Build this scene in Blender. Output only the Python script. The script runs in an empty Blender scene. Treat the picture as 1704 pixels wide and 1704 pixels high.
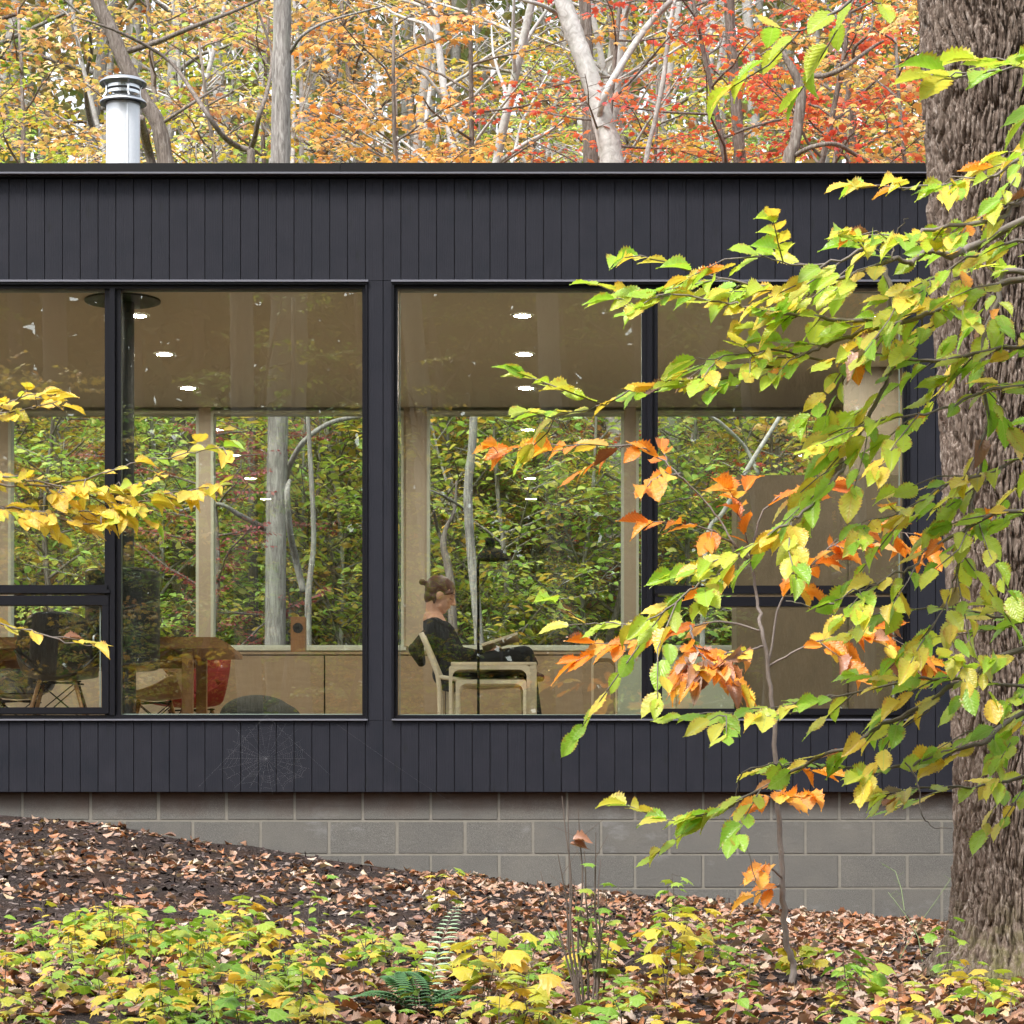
import bpy, bmesh, math, random
import numpy as np
from mathutils import Vector, Matrix, Euler
R = math.radians
scene = bpy.context.scene
COL = scene.collection
rng = np.random.default_rng(7)
random.seed(7)
# photograph: 1704 px square; focal length 5004 px, horizon y 1520, vanishing point x 919
F, CX, HZ = 5004.0, 919.0, 1520.0
D0 = 18.0                      # metres from the camera to the facade
def at(px, py, D):             # a point of the place at depth D
    return Vector(((px - CX) * D / F, D, (HZ - py) * D / F))
def X0(px, D=D0): return (px - CX) * D / F
def Z0(py, D=D0): return (HZ - py) * D / F

# ------------------------------------------------------------------ scene graph helpers
def tag(o, label=None, cat=None, group=None, kind=None):
    if label: o['label'] = label
    if cat: o['category'] = cat
    if group: o['group'] = group
    if kind: o['kind'] = kind
    return o
def empty(name, loc=(0, 0, 0), label=None, cat=None, group=None):
    o = bpy.data.objects.new(name, None); COL.objects.link(o)
    o.location = loc; o.empty_display_size = .1
    return tag(o, label, cat, group)
def root_of(p):
    m = Vector((0, 0, 0))
    while p is not None:
        m = m + Vector(p.location); p = p.parent
    return m
def link_mesh(name, me, mat=None, parent=None, smooth=False):
    o = bpy.data.objects.new(name, me); COL.objects.link(o)
    if mat is not None:
        for m in (mat if isinstance(mat, (list, tuple)) else [mat]): me.materials.append(m)
    if parent is not None:
        o.parent = parent
        o.location = -root_of(parent)      # mesh data is in world coordinates, parents never rotate before this
    if smooth:
        me.polygons.foreach_set('use_smooth', [True] * len(me.polygons))
    return o
def copy_tree(o, parent=None):
    c = o.copy(); COL.objects.link(c)
    if parent is not None: c.parent = parent
    for ch in list(o.children): copy_tree(ch, c)
    return c

class MB:
    """collects shapes for ONE mesh object"""
    def __init__(s): s.v = []; s.f = []; s.mi = []
    def add(s, vs, fs, mi=0):
        b = len(s.v); s.v += [tuple(v) for v in vs]; s.f += [tuple(i + b for i in f) for f in fs]; s.mi += [mi] * len(fs)
    def box(s, x0, x1, y0, y1, z0, z1, b=0.0, mi=0):
        if b <= 0:
            vs = [(x, y, z) for x in (x0, x1) for y in (y0, y1) for z in (z0, z1)]
            s.add(vs, [(0, 1, 3, 2), (4, 6, 7, 5), (0, 4, 5, 1), (2, 3, 7, 6), (0, 2, 6, 4), (1, 5, 7, 3)], mi); return
        bm = bmesh.new()
        bmesh.ops.create_cube(bm, size=1, matrix=Matrix.Translation(((x0 + x1) / 2, (y0 + y1) / 2, (z0 + z1) / 2)) @ Matrix.Diagonal((x1 - x0, y1 - y0, z1 - z0, 1)))
        bmesh.ops.bevel(bm, geom=bm.edges[:], offset=b, segments=2, affect='EDGES')
        s.bm(bm, mi)
    def bm(s, bm, mi=0):
        bm.verts.index_update()
        s.add([v.co for v in bm.verts], [[v.index for v in f.verts] for f in bm.faces], mi); bm.free()
    def tube(s, pts, rad, n=8, cap=True, mi=0):
        pts = [Vector(p) for p in pts]
        if not isinstance(rad, (list, tuple, np.ndarray)): rad = [rad] * len(pts)
        vs = []; fs = []
        t0 = (pts[1] - pts[0]).normalized()
        a = t0.orthogonal().normalized()
        for i, p in enumerate(pts):
            t = (pts[min(i + 1, len(pts) - 1)] - pts[max(i - 1, 0)]).normalized()
            a = (a - t * a.dot(t)).normalized(); b = t.cross(a)
            for k in range(n):
                w = 2 * math.pi * k / n
                vs.append(p + (a * math.cos(w) + b * math.sin(w)) * rad[i])
        for i in range(len(pts) - 1):
            for k in range(n):
                k2 = (k + 1) % n
                fs.append((i * n + k, i * n + k2, (i + 1) * n + k2, (i + 1) * n + k))
        if cap:
            fs.append(tuple(range(n))[::-1]); fs.append(tuple((len(pts) - 1) * n + k for k in range(n)))
        s.add(vs, fs, mi)
    def lathe(s, c, prof, n=32, mi=0, close=False):
        c = Vector(c); vs = []; fs = []
        if not close:                     # support rings keep smooth shading local to the corners
            q = []
            for (ra, za), (rb, zb) in zip(prof, prof[1:]):
                L = math.hypot(rb - ra, zb - za); q.append((ra, za))
                if L > .03: t = .003 / L; q += [(ra + (rb - ra) * t, za + (zb - za) * t), (rb + (ra - rb) * t, zb + (za - zb) * t)]
            prof = q + [prof[-1]]
        for r, z in prof:
            for k in range(n):
                w = 2 * math.pi * k / n; vs.append((c.x + r * math.cos(w), c.y + r * math.sin(w), c.z + z))
        m = len(prof)
        for i in range(m if close else m - 1):
            j = (i + 1) % m
            for k in range(n): fs.append((i * n + k, i * n + (k + 1) % n, j * n + (k + 1) % n, j * n + k))
        s.add(vs, fs, mi)
    def ball(s, c, r, seg=2, rot=None, mi=0):
        bm = bmesh.new(); r = r if isinstance(r, (tuple, list)) else (r, r, r)
        M = Matrix.Translation(c) @ (rot.to_4x4() if rot else Matrix()) @ Matrix.Diagonal((*r, 1))
        bmesh.ops.create_icosphere(bm, subdivisions=seg, radius=1, matrix=M); s.bm(bm, mi)
    def capsule(s, p0, p1, r0, r1, n=12, mi=0):
        p0 = Vector(p0); p1 = Vector(p1)
        s.ball(p0, r0, 2, None, mi); s.ball(p1, r1, 2, None, mi); s.tube([p0, p1], [r0, r1], n, True, mi)
    def prism(s, outline, axis, a, b, mi=0):
        """2-D outline extruded along an axis ('x','y' or 'z') from a to b"""
        n = len(outline)
        def P(u, v, w): return {'x': (w, u, v), 'y': (u, w, v), 'z': (u, v, w)}[axis]
        vs = [P(u, v, a) for u, v in outline] + [P(u, v, b) for u, v in outline]
        fs = [tuple(range(n)), tuple(range(n, 2 * n))[::-1]] + [(i, i + n, (i + 1) % n + n, (i + 1) % n) for i in range(n)]
        s.add(vs, fs, mi)
    def mesh(s, name):
        me = bpy.data.meshes.new(name); me.from_pydata(s.v, [], s.f); me.update()
        if any(s.mi): me.polygons.foreach_set('material_index', s.mi)
        return me
    def build(s, name, mat, parent=None, smooth=False, fix=False):
        me = s.mesh(name)
        if fix:
            bm = bmesh.new(); bm.from_mesh(me); bmesh.ops.recalc_face_normals(bm, faces=bm.faces); bm.to_mesh(me); bm.free()
        return link_mesh(name, me, mat, parent, smooth)
def fuse(mb, voxel, smooth=6, fac=.5):
    """one continuous skin round overlapping shapes"""
    me = mb.mesh('tmp'); o = bpy.data.objects.new('tmp', me); COL.objects.link(o)
    m = o.modifiers.new('r', 'REMESH'); m.mode = 'VOXEL'; m.voxel_size = voxel
    if smooth:
        q = o.modifiers.new('s', 'SMOOTH'); q.iterations = smooth; q.factor = fac
    dg = bpy.context.evaluated_depsgraph_get(); dg.update()
    out = bpy.data.meshes.new_from_object(o.evaluated_get(dg))
    bpy.data.objects.remove(o); bpy.data.meshes.remove(me)
    return out
def big_mesh(name, V, Fc, uv=None):
    """fast mesh from numpy arrays; Fc (m,k) faces, uv per vertex"""
    me = bpy.data.meshes.new(name)
    m, k = Fc.shape
    me.vertices.add(len(V)); me.vertices.foreach_set('co', V.astype(np.float32).ravel())
    me.loops.add(m * k); me.loops.foreach_set('vertex_index', Fc.astype(np.int32).ravel())
    me.polygons.add(m); me.polygons.foreach_set('loop_start', np.arange(0, m * k, k, dtype=np.int32))
    if uv is not None:
        l = me.uv_layers.new(name='UVMap'); l.data.foreach_set('uv', uv[Fc.ravel()].astype(np.float32).ravel())
    me.update(calc_edges=True); me.validate()
    return me

# ------------------------------------------------------------------ numpy noise
_P = rng.permutation(4096)
def _h(ix, iy, iz): return _P[(_P[(_P[ix & 4095] + iy) & 4095] + iz) & 4095] / 4096.0
def vnoise(x, y, z=None):
    x = np.asarray(x, float); y = np.asarray(y, float); z = np.zeros_like(x) if z is None else np.asarray(z, float)
    ix, iy, iz = [np.floor(a).astype(int) for a in (x, y, z)]
    fx, fy, fz = x - ix, y - iy, z - iz
    fx, fy, fz = [a * a * (3 - 2 * a) for a in (fx, fy, fz)]
    def L(a, b, t): return a + (b - a) * t
    c = [[[_h(ix + i, iy + j, iz + k) for k in (0, 1)] for j in (0, 1)] for i in (0, 1)]
    return L(L(L(c[0][0][0], c[0][0][1], fz), L(c[0][1][0], c[0][1][1], fz), fy),
             L(L(c[1][0][0], c[1][0][1], fz), L(c[1][1][0], c[1][1][1], fz), fy), fx)
def fbm(x, y, z=None, o=4):
    s = 0; a = .5; f = 1
    for _ in range(o):
        s = s + a * vnoise(np.asarray(x) * f + 17.3, np.asarray(y) * f + 5.1, None if z is None else np.asarray(z) * f); a *= .5; f *= 2.03
    return s

# ------------------------------------------------------------------ materials
def srgb(r, g, b):
    f = lambda c: (c / 255 / 12.92) if c / 255 <= .04045 else ((c / 255 + .055) / 1.055) ** 2.4
    return (f(r), f(g), f(b), 1)
class NT:
    def __init__(s, name):
        s.m = bpy.data.materials.new(name); s.m.use_nodes = True; s.t = s.m.node_tree; s.t.nodes.clear()
        s.out = s.n('ShaderNodeOutputMaterial')
    def n(s, t, **k):
        d = s.t.nodes.new(t)
        for a, b in k.items(): setattr(d, a, b)
        return d
    def l(s, a, b): s.t.links.new(a, b)
    def surf(s, sh): s.l(sh, s.out.inputs['Surface'])
    def bsdf(s, col=(.5, .5, .5, 1), rough=.5, metal=0, spec=.5, **k):
        b = s.n('ShaderNodeBsdfPrincipled')
        if isinstance(col, tuple): b.inputs['Base Color'].default_value = col
        else: s.l(col, b.inputs['Base Color'])
        if isinstance(rough, (int, float)): b.inputs['Roughness'].default_value = rough
        else: s.l(rough, b.inputs['Roughness'])
        b.inputs['Metallic'].default_value = metal; b.inputs['Specular IOR Level'].default_value = spec
        return b
    def coord(s, which='Object', scale=(1, 1, 1), loc=(0, 0, 0), rot=(0, 0, 0)):
        c = s.n('ShaderNodeTexCoord'); m = s.n('ShaderNodeMapping'); s.l(c.outputs[which], m.inputs['Vector'])
        m.inputs['Scale'].default_value = scale; m.inputs['Location'].default_value = loc; m.inputs['Rotation'].default_value = rot
        return m.outputs['Vector']
    def noise(s, vec, scale=5, detail=4, rough=.55, dist=0):
        t = s.n('ShaderNodeTexNoise'); s.l(vec, t.inputs['Vector']); t.inputs['Scale'].default_value = scale
        t.inputs['Detail'].default_value = detail; t.inputs['Roughness'].default_value = rough; t.inputs['Distortion'].default_value = dist
        return t.outputs['Fac']
    def ramp(s, fac, stops, interp='LINEAR'):
        r = s.n('ShaderNodeValToRGB'); r.color_ramp.interpolation = interp; e = r.color_ramp.elements
        while len(e) < len(stops): e.new(.5)
        for i, (p, c) in enumerate(stops):
            e[i].position = p; e[i].color = c if len(c) == 4 else (*c, 1)
        s.l(fac, r.inputs['Fac']); return r.outputs['Color']
    def mix(s, fac, a, b, mode='MIX'):
        m = s.n('ShaderNodeMix', data_type='RGBA', blend_type=mode)
        for k, v in ((0, fac), (6, a), (7, b)):
            if isinstance(v, (int, float, tuple)): m.inputs[k].default_value = v
            else: s.l(v, m.inputs[k])
        return m.outputs[2]
    def math(s, op, a, b=None):
        m = s.n('ShaderNodeMath', operation=op)
        for k, v in ((0, a), (1, b)):
            if v is None: continue
            if isinstance(v, (int, float)): m.inputs[k].default_value = v
            else: s.l(v, m.inputs[k])
        return m.outputs[0]
    def bump(s, h, strength=.5, dist=.01, b=None):
        n = s.n('ShaderNodeBump'); n.inputs['Strength'].default_value = strength; n.inputs['Distance'].default_value = dist
        s.l(h, n.inputs['Height'])
        if b is not None: s.l(n.outputs['Normal'], b.inputs['Normal'])
        return n.outputs['Normal']
def simple(name, col, rough=.5, metal=0, spec=.5, var=.12, nscale=8, bump=.0, bscale=60):
    t = NT(name); v = t.coord()
    n = t.noise(v, nscale, 5)
    c = t.mix(n, tuple(list(x * (1 - var) for x in col[:3]) + [1]), tuple(list(min(1, x * (1 + var)) for x in col[:3]) + [1]))
    b = t.bsdf(c, rough, metal, spec)
    if bump: t.bump(t.noise(v, bscale, 4), bump, .003, b)
    t.surf(b.outputs[0]); return t.m
def wood(name, c1, c2, rough=.45, scale=(1, 1, 12), spec=.4):
    t = NT(name); v = t.coord('Object', scale)
    n = t.noise(v, 6, 6, .6, .6); c = t.ramp(n, [(.3, c1), (.7, c2)])
    b = t.bsdf(c, rough, 0, spec); t.bump(n, .15, .002, b); t.surf(b.outputs[0]); return t.m

def siding_mat():
    t = NT('dark_stained_siding'); c = t.n('ShaderNodeTexCoord')
    g = t.n('ShaderNodeNewGeometry'); isl = g.outputs['Random Per Island']
    comb = t.n('ShaderNodeCombineXYZ'); t.l(t.math('MULTIPLY', isl, 37.), comb.inputs['X']); t.l(t.math('MULTIPLY', isl, 91.), comb.inputs['Z'])
    add = t.n('ShaderNodeVectorMath', operation='ADD'); t.l(c.outputs['Object'], add.inputs[0]); t.l(comb.outputs[0], add.inputs[1])
    mp = t.n('ShaderNodeMapping'); mp.inputs['Scale'].default_value = (14, 1, 1.1); t.l(add.outputs[0], mp.inputs['Vector'])
    w = t.n('ShaderNodeTexWave', wave_type='BANDS', bands_direction='X'); t.l(mp.outputs[0], w.inputs['Vector'])
    w.inputs['Scale'].default_value = 1.6; w.inputs['Distortion'].default_value = 9; w.inputs['Detail'].default_value = 3; w.inputs['Detail Scale'].default_value = 1.2
    fine = t.noise(mp.outputs[0], 22, 5, .7)
    vor = t.n('ShaderNodeTexVoronoi'); m2 = t.n('ShaderNodeMapping'); m2.inputs['Scale'].default_value = (9, 1, 3.2); t.l(add.outputs[0], m2.inputs['Vector']); t.l(m2.outputs[0], vor.inputs['Vector']); vor.inputs['Scale'].default_value = 1
    knot = t.ramp(t.math('ADD', vor.outputs['Distance'], t.math('MULTIPLY', fine, .12)), [(.08, (0, 0, 0)), (.22, (1, 1, 1))])
    patch = t.noise(add.outputs[0], 5, 5, .6)
    base = t.ramp(patch, [(.3, (.0065, .0085, .0145)), (.42, (.0100, .0108, .0172)), (.55, (.0122, .0126, .0192)), (.72, (.016, .0162, .0235))])
    base = t.mix(t.math('MULTIPLY', isl, .35), base, (.0115, .0125, .019, 1))
    base = t.mix(knot, (.009, .010, .013, 1), base)
    h = t.math('ADD', t.math('MULTIPLY', w.outputs['Fac'], .22), t.math('ADD', t.math('MULTIPLY', fine, .6), t.math('MULTIPLY', knot, .7)))
    b = t.bsdf(base, t.ramp(fine, [(.3, (.58,) * 3), (.7, (.75,) * 3)]), 0, .24)
    t.bump(h, .5, .0022, b); t.surf(b.outputs[0]); return t.m
def glass_mat(name='window_glass', refl=.07, tint=(.965, .985, .965, 1)):
    t = NT(name); v = t.coord('Object', (1, 1, .8))
    n = t.noise(v, 1.7, 3, .5, .3)
    bp = t.bump(n, .1, .0016)
    tr = t.n('ShaderNodeBsdfTransparent'); tr.inputs[0].default_value = tint
    gl = t.n('ShaderNodeBsdfGlossy'); gl.inputs['Roughness'].default_value = .0; gl.inputs['Color'].default_value = (.95, 1, .97, 1); t.l(bp, gl.inputs['Normal'])
    lw = t.n('ShaderNodeLayerWeight'); lw.inputs['Blend'].default_value = .25
    fac = t.math('ADD', t.math('MULTIPLY', lw.outputs['Fresnel'], .5), refl)
    ms = t.n('ShaderNodeMixShader'); t.l(fac, ms.inputs[0]); t.l(tr.outputs[0], ms.inputs[1]); t.l(gl.outputs[0], ms.inputs[2])
    t.surf(ms.outputs[0]); return t.m
def block_mat():
    t = NT('grey_concrete_block'); v = t.coord(); g = t.n('ShaderNodeNewGeometry')
    n = t.noise(v, 260, 3, .8); n2 = t.noise(v, 3, 4); n3 = t.noise(v, 45, 4)
    c = t.ramp(n, [(.3, (.075, .071, .064)), (.52, (.135, .129, .118)), (.72, (.26, .25, .23))])
    c = t.mix(t.math('MULTIPLY', g.outputs['Random Per Island'], .35), c, (.11, .105, .098, 1))
    c = t.mix(t.ramp(n2, [(.45, (0,) * 3), (.75, (.45,) * 3)]), c, (.19, .175, .15, 1))
    # pale lime bloom along the lower edges of the courses
    c = t.mix(t.ramp(t.noise(t.coord('Object', (1, 1, 2.2)), 2.3, 5, .7), [(.6, (0,) * 3), (.8, (.35,) * 3)]), c, (.36, .36, .37, 1))
    # rusty run-off stain left along the top course under the boards
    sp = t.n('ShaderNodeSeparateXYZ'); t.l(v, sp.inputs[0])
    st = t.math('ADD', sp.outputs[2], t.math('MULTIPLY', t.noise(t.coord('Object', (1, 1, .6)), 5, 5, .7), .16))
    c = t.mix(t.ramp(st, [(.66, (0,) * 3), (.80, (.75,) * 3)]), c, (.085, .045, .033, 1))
    b = t.bsdf(c, .93, 0, .2); t.bump(t.math('ADD', n, n3), .6, .003, b); t.surf(b.outputs[0]); return t.m
def bark_mat(name, dark, mid, pale, sx=26, sz=3.2, bump=.9, dist=.012, lichen=None):
    t = NT(name); v = t.coord('Object', (sx, sx, sz))
    n = t.noise(v, 1, 6, .65, 1.2); n2 = t.noise(t.coord('Object', (1, 1, .5)), 6, 4)
    c = t.ramp(n, [(.3, dark), (.5, mid), (.68, pale)])
    if lichen:
        c = t.mix(t.ramp(n2, [(.5, (0,) * 3), (.72, (.6,) * 3)]), c, lichen)
    b = t.bsdf(c, .9, 0, .15); t.bump(n, bump, dist, b); t.surf(b.outputs[0]); return t.m
def leaf_mat(name, stops, vein=None, trans=.45, rough=.42, spec=.5, nveins=9, edge=None, spots=True):
    """every leaf takes its own colour; ribs follow the leaf's own u,v"""
    t = NT(name); g = t.n('ShaderNodeNewGeometry'); isl = g.outputs['Random Per Island']
    c = t.ramp(isl, stops)
    uv = t.n('ShaderNodeUVMap'); sep = t.n('ShaderNodeSeparateXYZ'); t.l(uv.outputs[0], sep.inputs[0])
    u = t.math('ABSOLUTE', t.math('SUBTRACT', sep.outputs[0], .5)); vv = sep.outputs[1]
    nrm = None
    if vein:
        ph = t.math('SUBTRACT', t.math('MULTIPLY', vv, nveins), t.math('MULTIPLY', u, nveins * .75))
        w = t.math('ABSOLUTE', t.math('SUBTRACT', t.math('FRACT', ph), .5))
        rib = t.ramp(w, [(.0, (1,) * 3), (.11, (0,) * 3)])
        mid = t.ramp(u, [(.0, (1,) * 3), (.022, (1,) * 3), (.04, (0,) * 3)])
        vm = t.mix(1.0, rib, mid, 'LIGHTEN')
        c = t.mix(t.mix(1.0, vm, (.45, .45, .45, 1), 'MULTIPLY'), c, vein)
        pill = t.math('ABSOLUTE', t.math('SUBTRACT', t.math('FRACT', ph), .5))
        nb = t.n('ShaderNodeBump'); nb.inputs['Strength'].default_value = .55; nb.inputs['Distance'].default_value = .0022; t.l(pill, nb.inputs['Height']); nrm = nb.outputs['Normal']
    if edge:
        nz = t.noise(t.coord('Object'), 60, 4, .7)
        e = t.math('ADD', t.math('MULTIPLY', u, 2.0), t.math('MULTIPLY', t.math('SUBTRACT', nz, .5), 1.6))
        c = t.mix(t.ramp(e, [(.72, (0,) * 3), (1.05, (.75,) * 3)]), c, edge)
    if spots:
        nz = t.noise(t.coord('Object'), 95, 3, .6)
        c = t.mix(t.ramp(nz, [(.66, (0,) * 3), (.74, (.7,) * 3)]), c, (.16, .07, .02, 1))
    b = t.bsdf(c, rough, 0, spec)
    tl = t.n('ShaderNodeBsdfTranslucent'); t.l(t.mix(1.0, c, (1.0, 1.0, .72, 1), 'MULTIPLY'), tl.inputs[0])
    if nrm is not None: t.l(nrm, b.inputs['Normal'])
    ms = t.n('ShaderNodeMixShader'); ms.inputs[0].default_value = trans
    t.l(b.outputs[0], ms.inputs[1]); t.l(tl.outputs[0], ms.inputs[2]); t.surf(ms.outputs[0]); return t.m

M = {}
M['siding'] = siding_mat()
M['frame'] = simple('black_window_metal', (.0055, .0055, .009, 1), .36, 0, .35, .1)
M['fascia'] = simple('black_roof_metal', (.005, .005, .006, 1), .5, .0, .25, .1)
M['drip'] = simple('grey_drip_edge', (.17, .17, .20, 1), .35, .2, .5, .1)
M['glass'] = glass_mat()
M['back_glass'] = glass_mat('rear_window_glass', .025)
M['block'] = block_mat()
M['mortar'] = simple('sandy_mortar', (.205, .19, .162, 1), .95, 0, .2, .2, 40, .3, 200)
M['membrane'] = simple('roof_membrane', (.12, .12, .12, 1), .8)
M['steel'] = simple('brushed_steel', (.62, .64, .66, 1), .33, 1, .5, .1, 30)
M['flue'] = simple('galvanised_steel', (.72, .74, .77, 1), .4, .25, .5, .08, 60)
M['plaster'] = simple('off_white_plaster', (.52, .47, .39, 1), .85, 0, .3, .04, 3)
M['ceil'] = simple('ceiling_paint', (.60, .56, .48, 1), .85, 0, .3, .04, 2)
M['white'] = simple('pale_window_frame', (.62, .66, .58, 1), .5, 0, .4, .03)
M['bead'] = simple('glazing_gasket', (.20, .25, .21, 1), .4)
M['ply'] = wood('birch_plywood', (.36, .27, .18), (.42, .32, .215), .5, (1.2, 1.2, 7))
M['plywall'] = wood('plywood_panel', (.46, .39, .31), (.52, .44, .35), .55, (2, 2, .8))
M['gap'] = simple('cabinet_shadow_gap', (.02, .016, .012, 1), .8)
M['dimply'] = wood('dimmed_plywood', (.20, .165, .12), (.25, .205, .15), .55, (2, 2, .8))  # plain plywood, with the dimness behind the big trunk's reflection put into its colour
M['floorwood'] = wood('oak_floor', (.32, .24, .16), (.42, .33, .23), .35, (1, 9, 1))
M['oak'] = wood('oiled_oak', (.25, .125, .05), (.34, .18, .075), .4, (2, 2, 10))
M['palewood'] = wood('pale_bent_beech', (.62, .52, .38), (.70, .60, .45), .45, (2, 2, 10))
M['whitegreen'] = simple('pale_gloss_lacquer', (.52, .60, .50, 1), .12, 0, .6, .03)
M['black'] = simple('matt_black_metal', (.008, .008, .009, 1), .75, 0, .15)
M['stove'] = simple('black_stove_steel', (.014, .015, .016, 1), .35)
M['blackplastic'] = simple('black_shell_plastic', (.02, .02, .021, 1), .35)
M['tan'] = simple('tan_shell', (.32, .19, .10, 1), .45)
M['red'] = simple('red_upholstery', (.28, .025, .02, 1), .8)
M['skin'] = simple('skin', (.68, .37, .25, 1), .5, 0, .35, .06, 20)
M['hair'] = wood('auburn_hair', (.045, .014, .007), (.12, .038, .016), .5, (40, 40, 40))
M['sweater'] = simple('black_knit', (.014, .014, .015, 1), .9, 0, .15, .2, 40, .3, 300)
M['trousers'] = simple('charcoal_trousers', (.02, .02, .022, 1), .85, 0, .2, .2)
M['sock'] = simple('maroon_sock', (.07, .018, .02, 1), .85)
M['cloth'] = simple('olive_black_cloth', (.035, .032, .024, 1), .9, 0, .2, .4, 12, .3, 80)
M['paper'] = simple('book_paper', (.68, .60, .46, 1), .8, 0, .2, .06, 90)
M['dial'] = simple('black_dial', (.012, .012, .012, 1), .35)
def lamp_mat():
    t = NT('lamp_glow'); e = t.n('ShaderNodeEmission'); e.inputs[0].default_value = (1, .92, .79, 1); e.inputs[1].default_value = 210
    t.surf(e.outputs[0]); return t.m
M['glow'] = lamp_mat()

# ------------------------------------------------------------------ camera, light
cam = bpy.data.cameras.new('camera'); co = bpy.data.objects.new('camera', cam); COL.objects.link(co)
co.rotation_euler = (R(90), 0, 0); cam.sensor_width = 36; cam.lens = F / 1704 * 36
cam.shift_x = (852 - CX) / 1704; cam.shift_y = (HZ - 852) / 1704
cam.clip_start = .1; cam.clip_end = 2000
scene.camera = co
SUN_EL, SUN_AZ = R(57), R(212)     # azimuth seen from above, from +Y clockwise: behind and to the left of the camera
w = bpy.data.worlds.new('World'); scene.world = w; w.use_nodes = True; nt = w.node_tree; nt.nodes.clear()
sk = nt.nodes.new('ShaderNodeTexSky'); sk.sky_type = 'NISHITA'; sk.sun_disc = False; sk.sun_elevation = SUN_EL; sk.sun_rotation = SUN_AZ; sk.dust_density = 3; sk.air_density = 1.2
hs = nt.nodes.new('ShaderNodeHueSaturation'); hs.inputs['Saturation'].default_value = .30; hs.inputs['Value'].default_value = 1.0
bg = nt.nodes.new('ShaderNodeBackground'); bg.inputs['Strength'].default_value = .15
wo = nt.nodes.new('ShaderNodeOutputWorld')
nt.links.new(sk.outputs[0], hs.inputs['Color']); nt.links.new(hs.outputs[0], bg.inputs['Color']); nt.links.new(bg.outputs[0], wo.inputs['Surface'])
sl = bpy.data.lights.new('sun', 'SUN'); sl.energy = 1.5; sl.angle = R(14); sl.color = (1, .965, .91)
so = bpy.data.objects.new('sun', sl); COL.objects.link(so)
sd = Vector((math.sin(SUN_AZ) * math.cos(SUN_EL), math.cos(SUN_AZ) * math.cos(SUN_EL), math.sin(SUN_EL)))
so.rotation_euler = sd.to_track_quat('Z', 'Y').to_euler(); so.location = sd * 60
scene.view_settings.view_transform = 'Standard'; scene.view_settings.look = 'None'; scene.view_settings.gamma = 1
scene.view_settings.exposure = 1.5
cy = scene.cycles
cy.max_bounces = 7; cy.diffuse_bounces = 3; cy.glossy_bounces = 3; cy.transmission_bounces = 4; cy.transparent_max_bounces = 12
cy.caustics_reflective = False; cy.caustics_refractive = False; cy.use_denoising = True; cy.sample_clamp_indirect = 6
try:
    cy.denoiser = 'OPENIMAGEDENOISE'; cy.denoising_input_passes = 'RGB_ALBEDO_NORMAL'; cy.denoising_prefilter = 'ACCURATE'
except Exception: pass
cy.use_adaptive_sampling = True; cy.adaptive_threshold = .02

# ------------------------------------------------------------------ ground
_wx = np.array([-400, 0, 100, 200, 280, 330, 420, 480, 560, 690, 780, 850, 940, 1040, 1150, 1250, 1400, 1540, 1580, 1900.])
_wy = np.array([1316, 1355, 1366, 1377, 1393, 1402, 1408, 1418, 1432, 1450, 1456, 1470, 1477, 1485, 1495, 1508, 1520, 1534, 1542, 1580.])
def zwall(x): return np.interp(x, (_wx - CX) * D0 / F, (HZ - _wy) * D0 / F)
def gz(x, y):
    x = np.asarray(x, float); y = np.asarray(y, float)
    zw = zwall(x)
    near = -.386 + .05 * np.clip(-x, 0, 3) * .3
    t = np.clip((y - 10.5) / 7.5, 0, 1)
    a = near + (zw - near) * t
    front = near - np.clip(10.5 - y, 0, 40) * .105
    z = np.where(y < 10.5, front, a)
    b = .35
    back = b + np.clip(y - 24, 0, 400) * .11 + np.clip(y - 45, 0, 400) * .12
    tb = np.clip((y - 18) / 6, 0, 1)
    z = np.where(y > 18, zw * (1 - tb) + back * tb, z)
    bump = (fbm(x * .9, y * .9) - .47) * .12 + (fbm(x * 5, y * 5) - .47) * .035
    wallfade = np.clip(np.abs(y - 18.2) / 1.2, .25, 1)
    return z + bump * wallfade
def ground():
    def axis(lo, hi, a, b, step, n):
        return np.concatenate([a - (a - lo) * (np.linspace(1, 0, n, endpoint=False) ** 2.2), np.arange(a, b, step), b + (hi - b) * (np.linspace(0, 1, n) ** 2.2)])
    xs = axis(-400, 400, -6, 6, .07, 40); ys = axis(-300, 500, 8.5, 18.4, .07, 44)
    X, Y = np.meshgrid(xs, ys); Z = gz(X, Y)
    V = np.stack([X, Y, Z], -1).reshape(-1, 3); nx = len(xs); ny = len(ys)
    i, j = np.meshgrid(np.arange(nx - 1), np.arange(ny - 1)); k = (j * nx + i).ravel()
    me = big_mesh('ground', V, np.stack([k, k + 1, k + nx + 1, k + nx], 1))
    t = NT('dark_mulch_soil'); v = t.coord()
    n1 = t.noise(v, 55, 6, .8); n2 = t.noise(v, 2.2, 4); vo = t.n('ShaderNodeTexVoronoi'); t.l(v, vo.inputs['Vector']); vo.inputs['Scale'].default_value = 90
    c = t.ramp(n1, [(.3, (.012, .009, .008)), (.5, (.045, .033, .029)), (.66, (.10, .078, .068)), (.8, (.19, .15, .13))])
    c = t.mix(t.ramp(n2, [(.45, (0,) * 3), (.7, (.5,) * 3)]), c, (.09, .045, .025, 1))
    b = t.bsdf(c, .95, 0, .15); t.bump(t.math('ADD', n1, vo.outputs['Distance']), 1, .02, b); t.surf(b.outputs[0])
    o = link_mesh('ground', me, t.m, None, True); tag(o, kind='structure')
ground()
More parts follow.
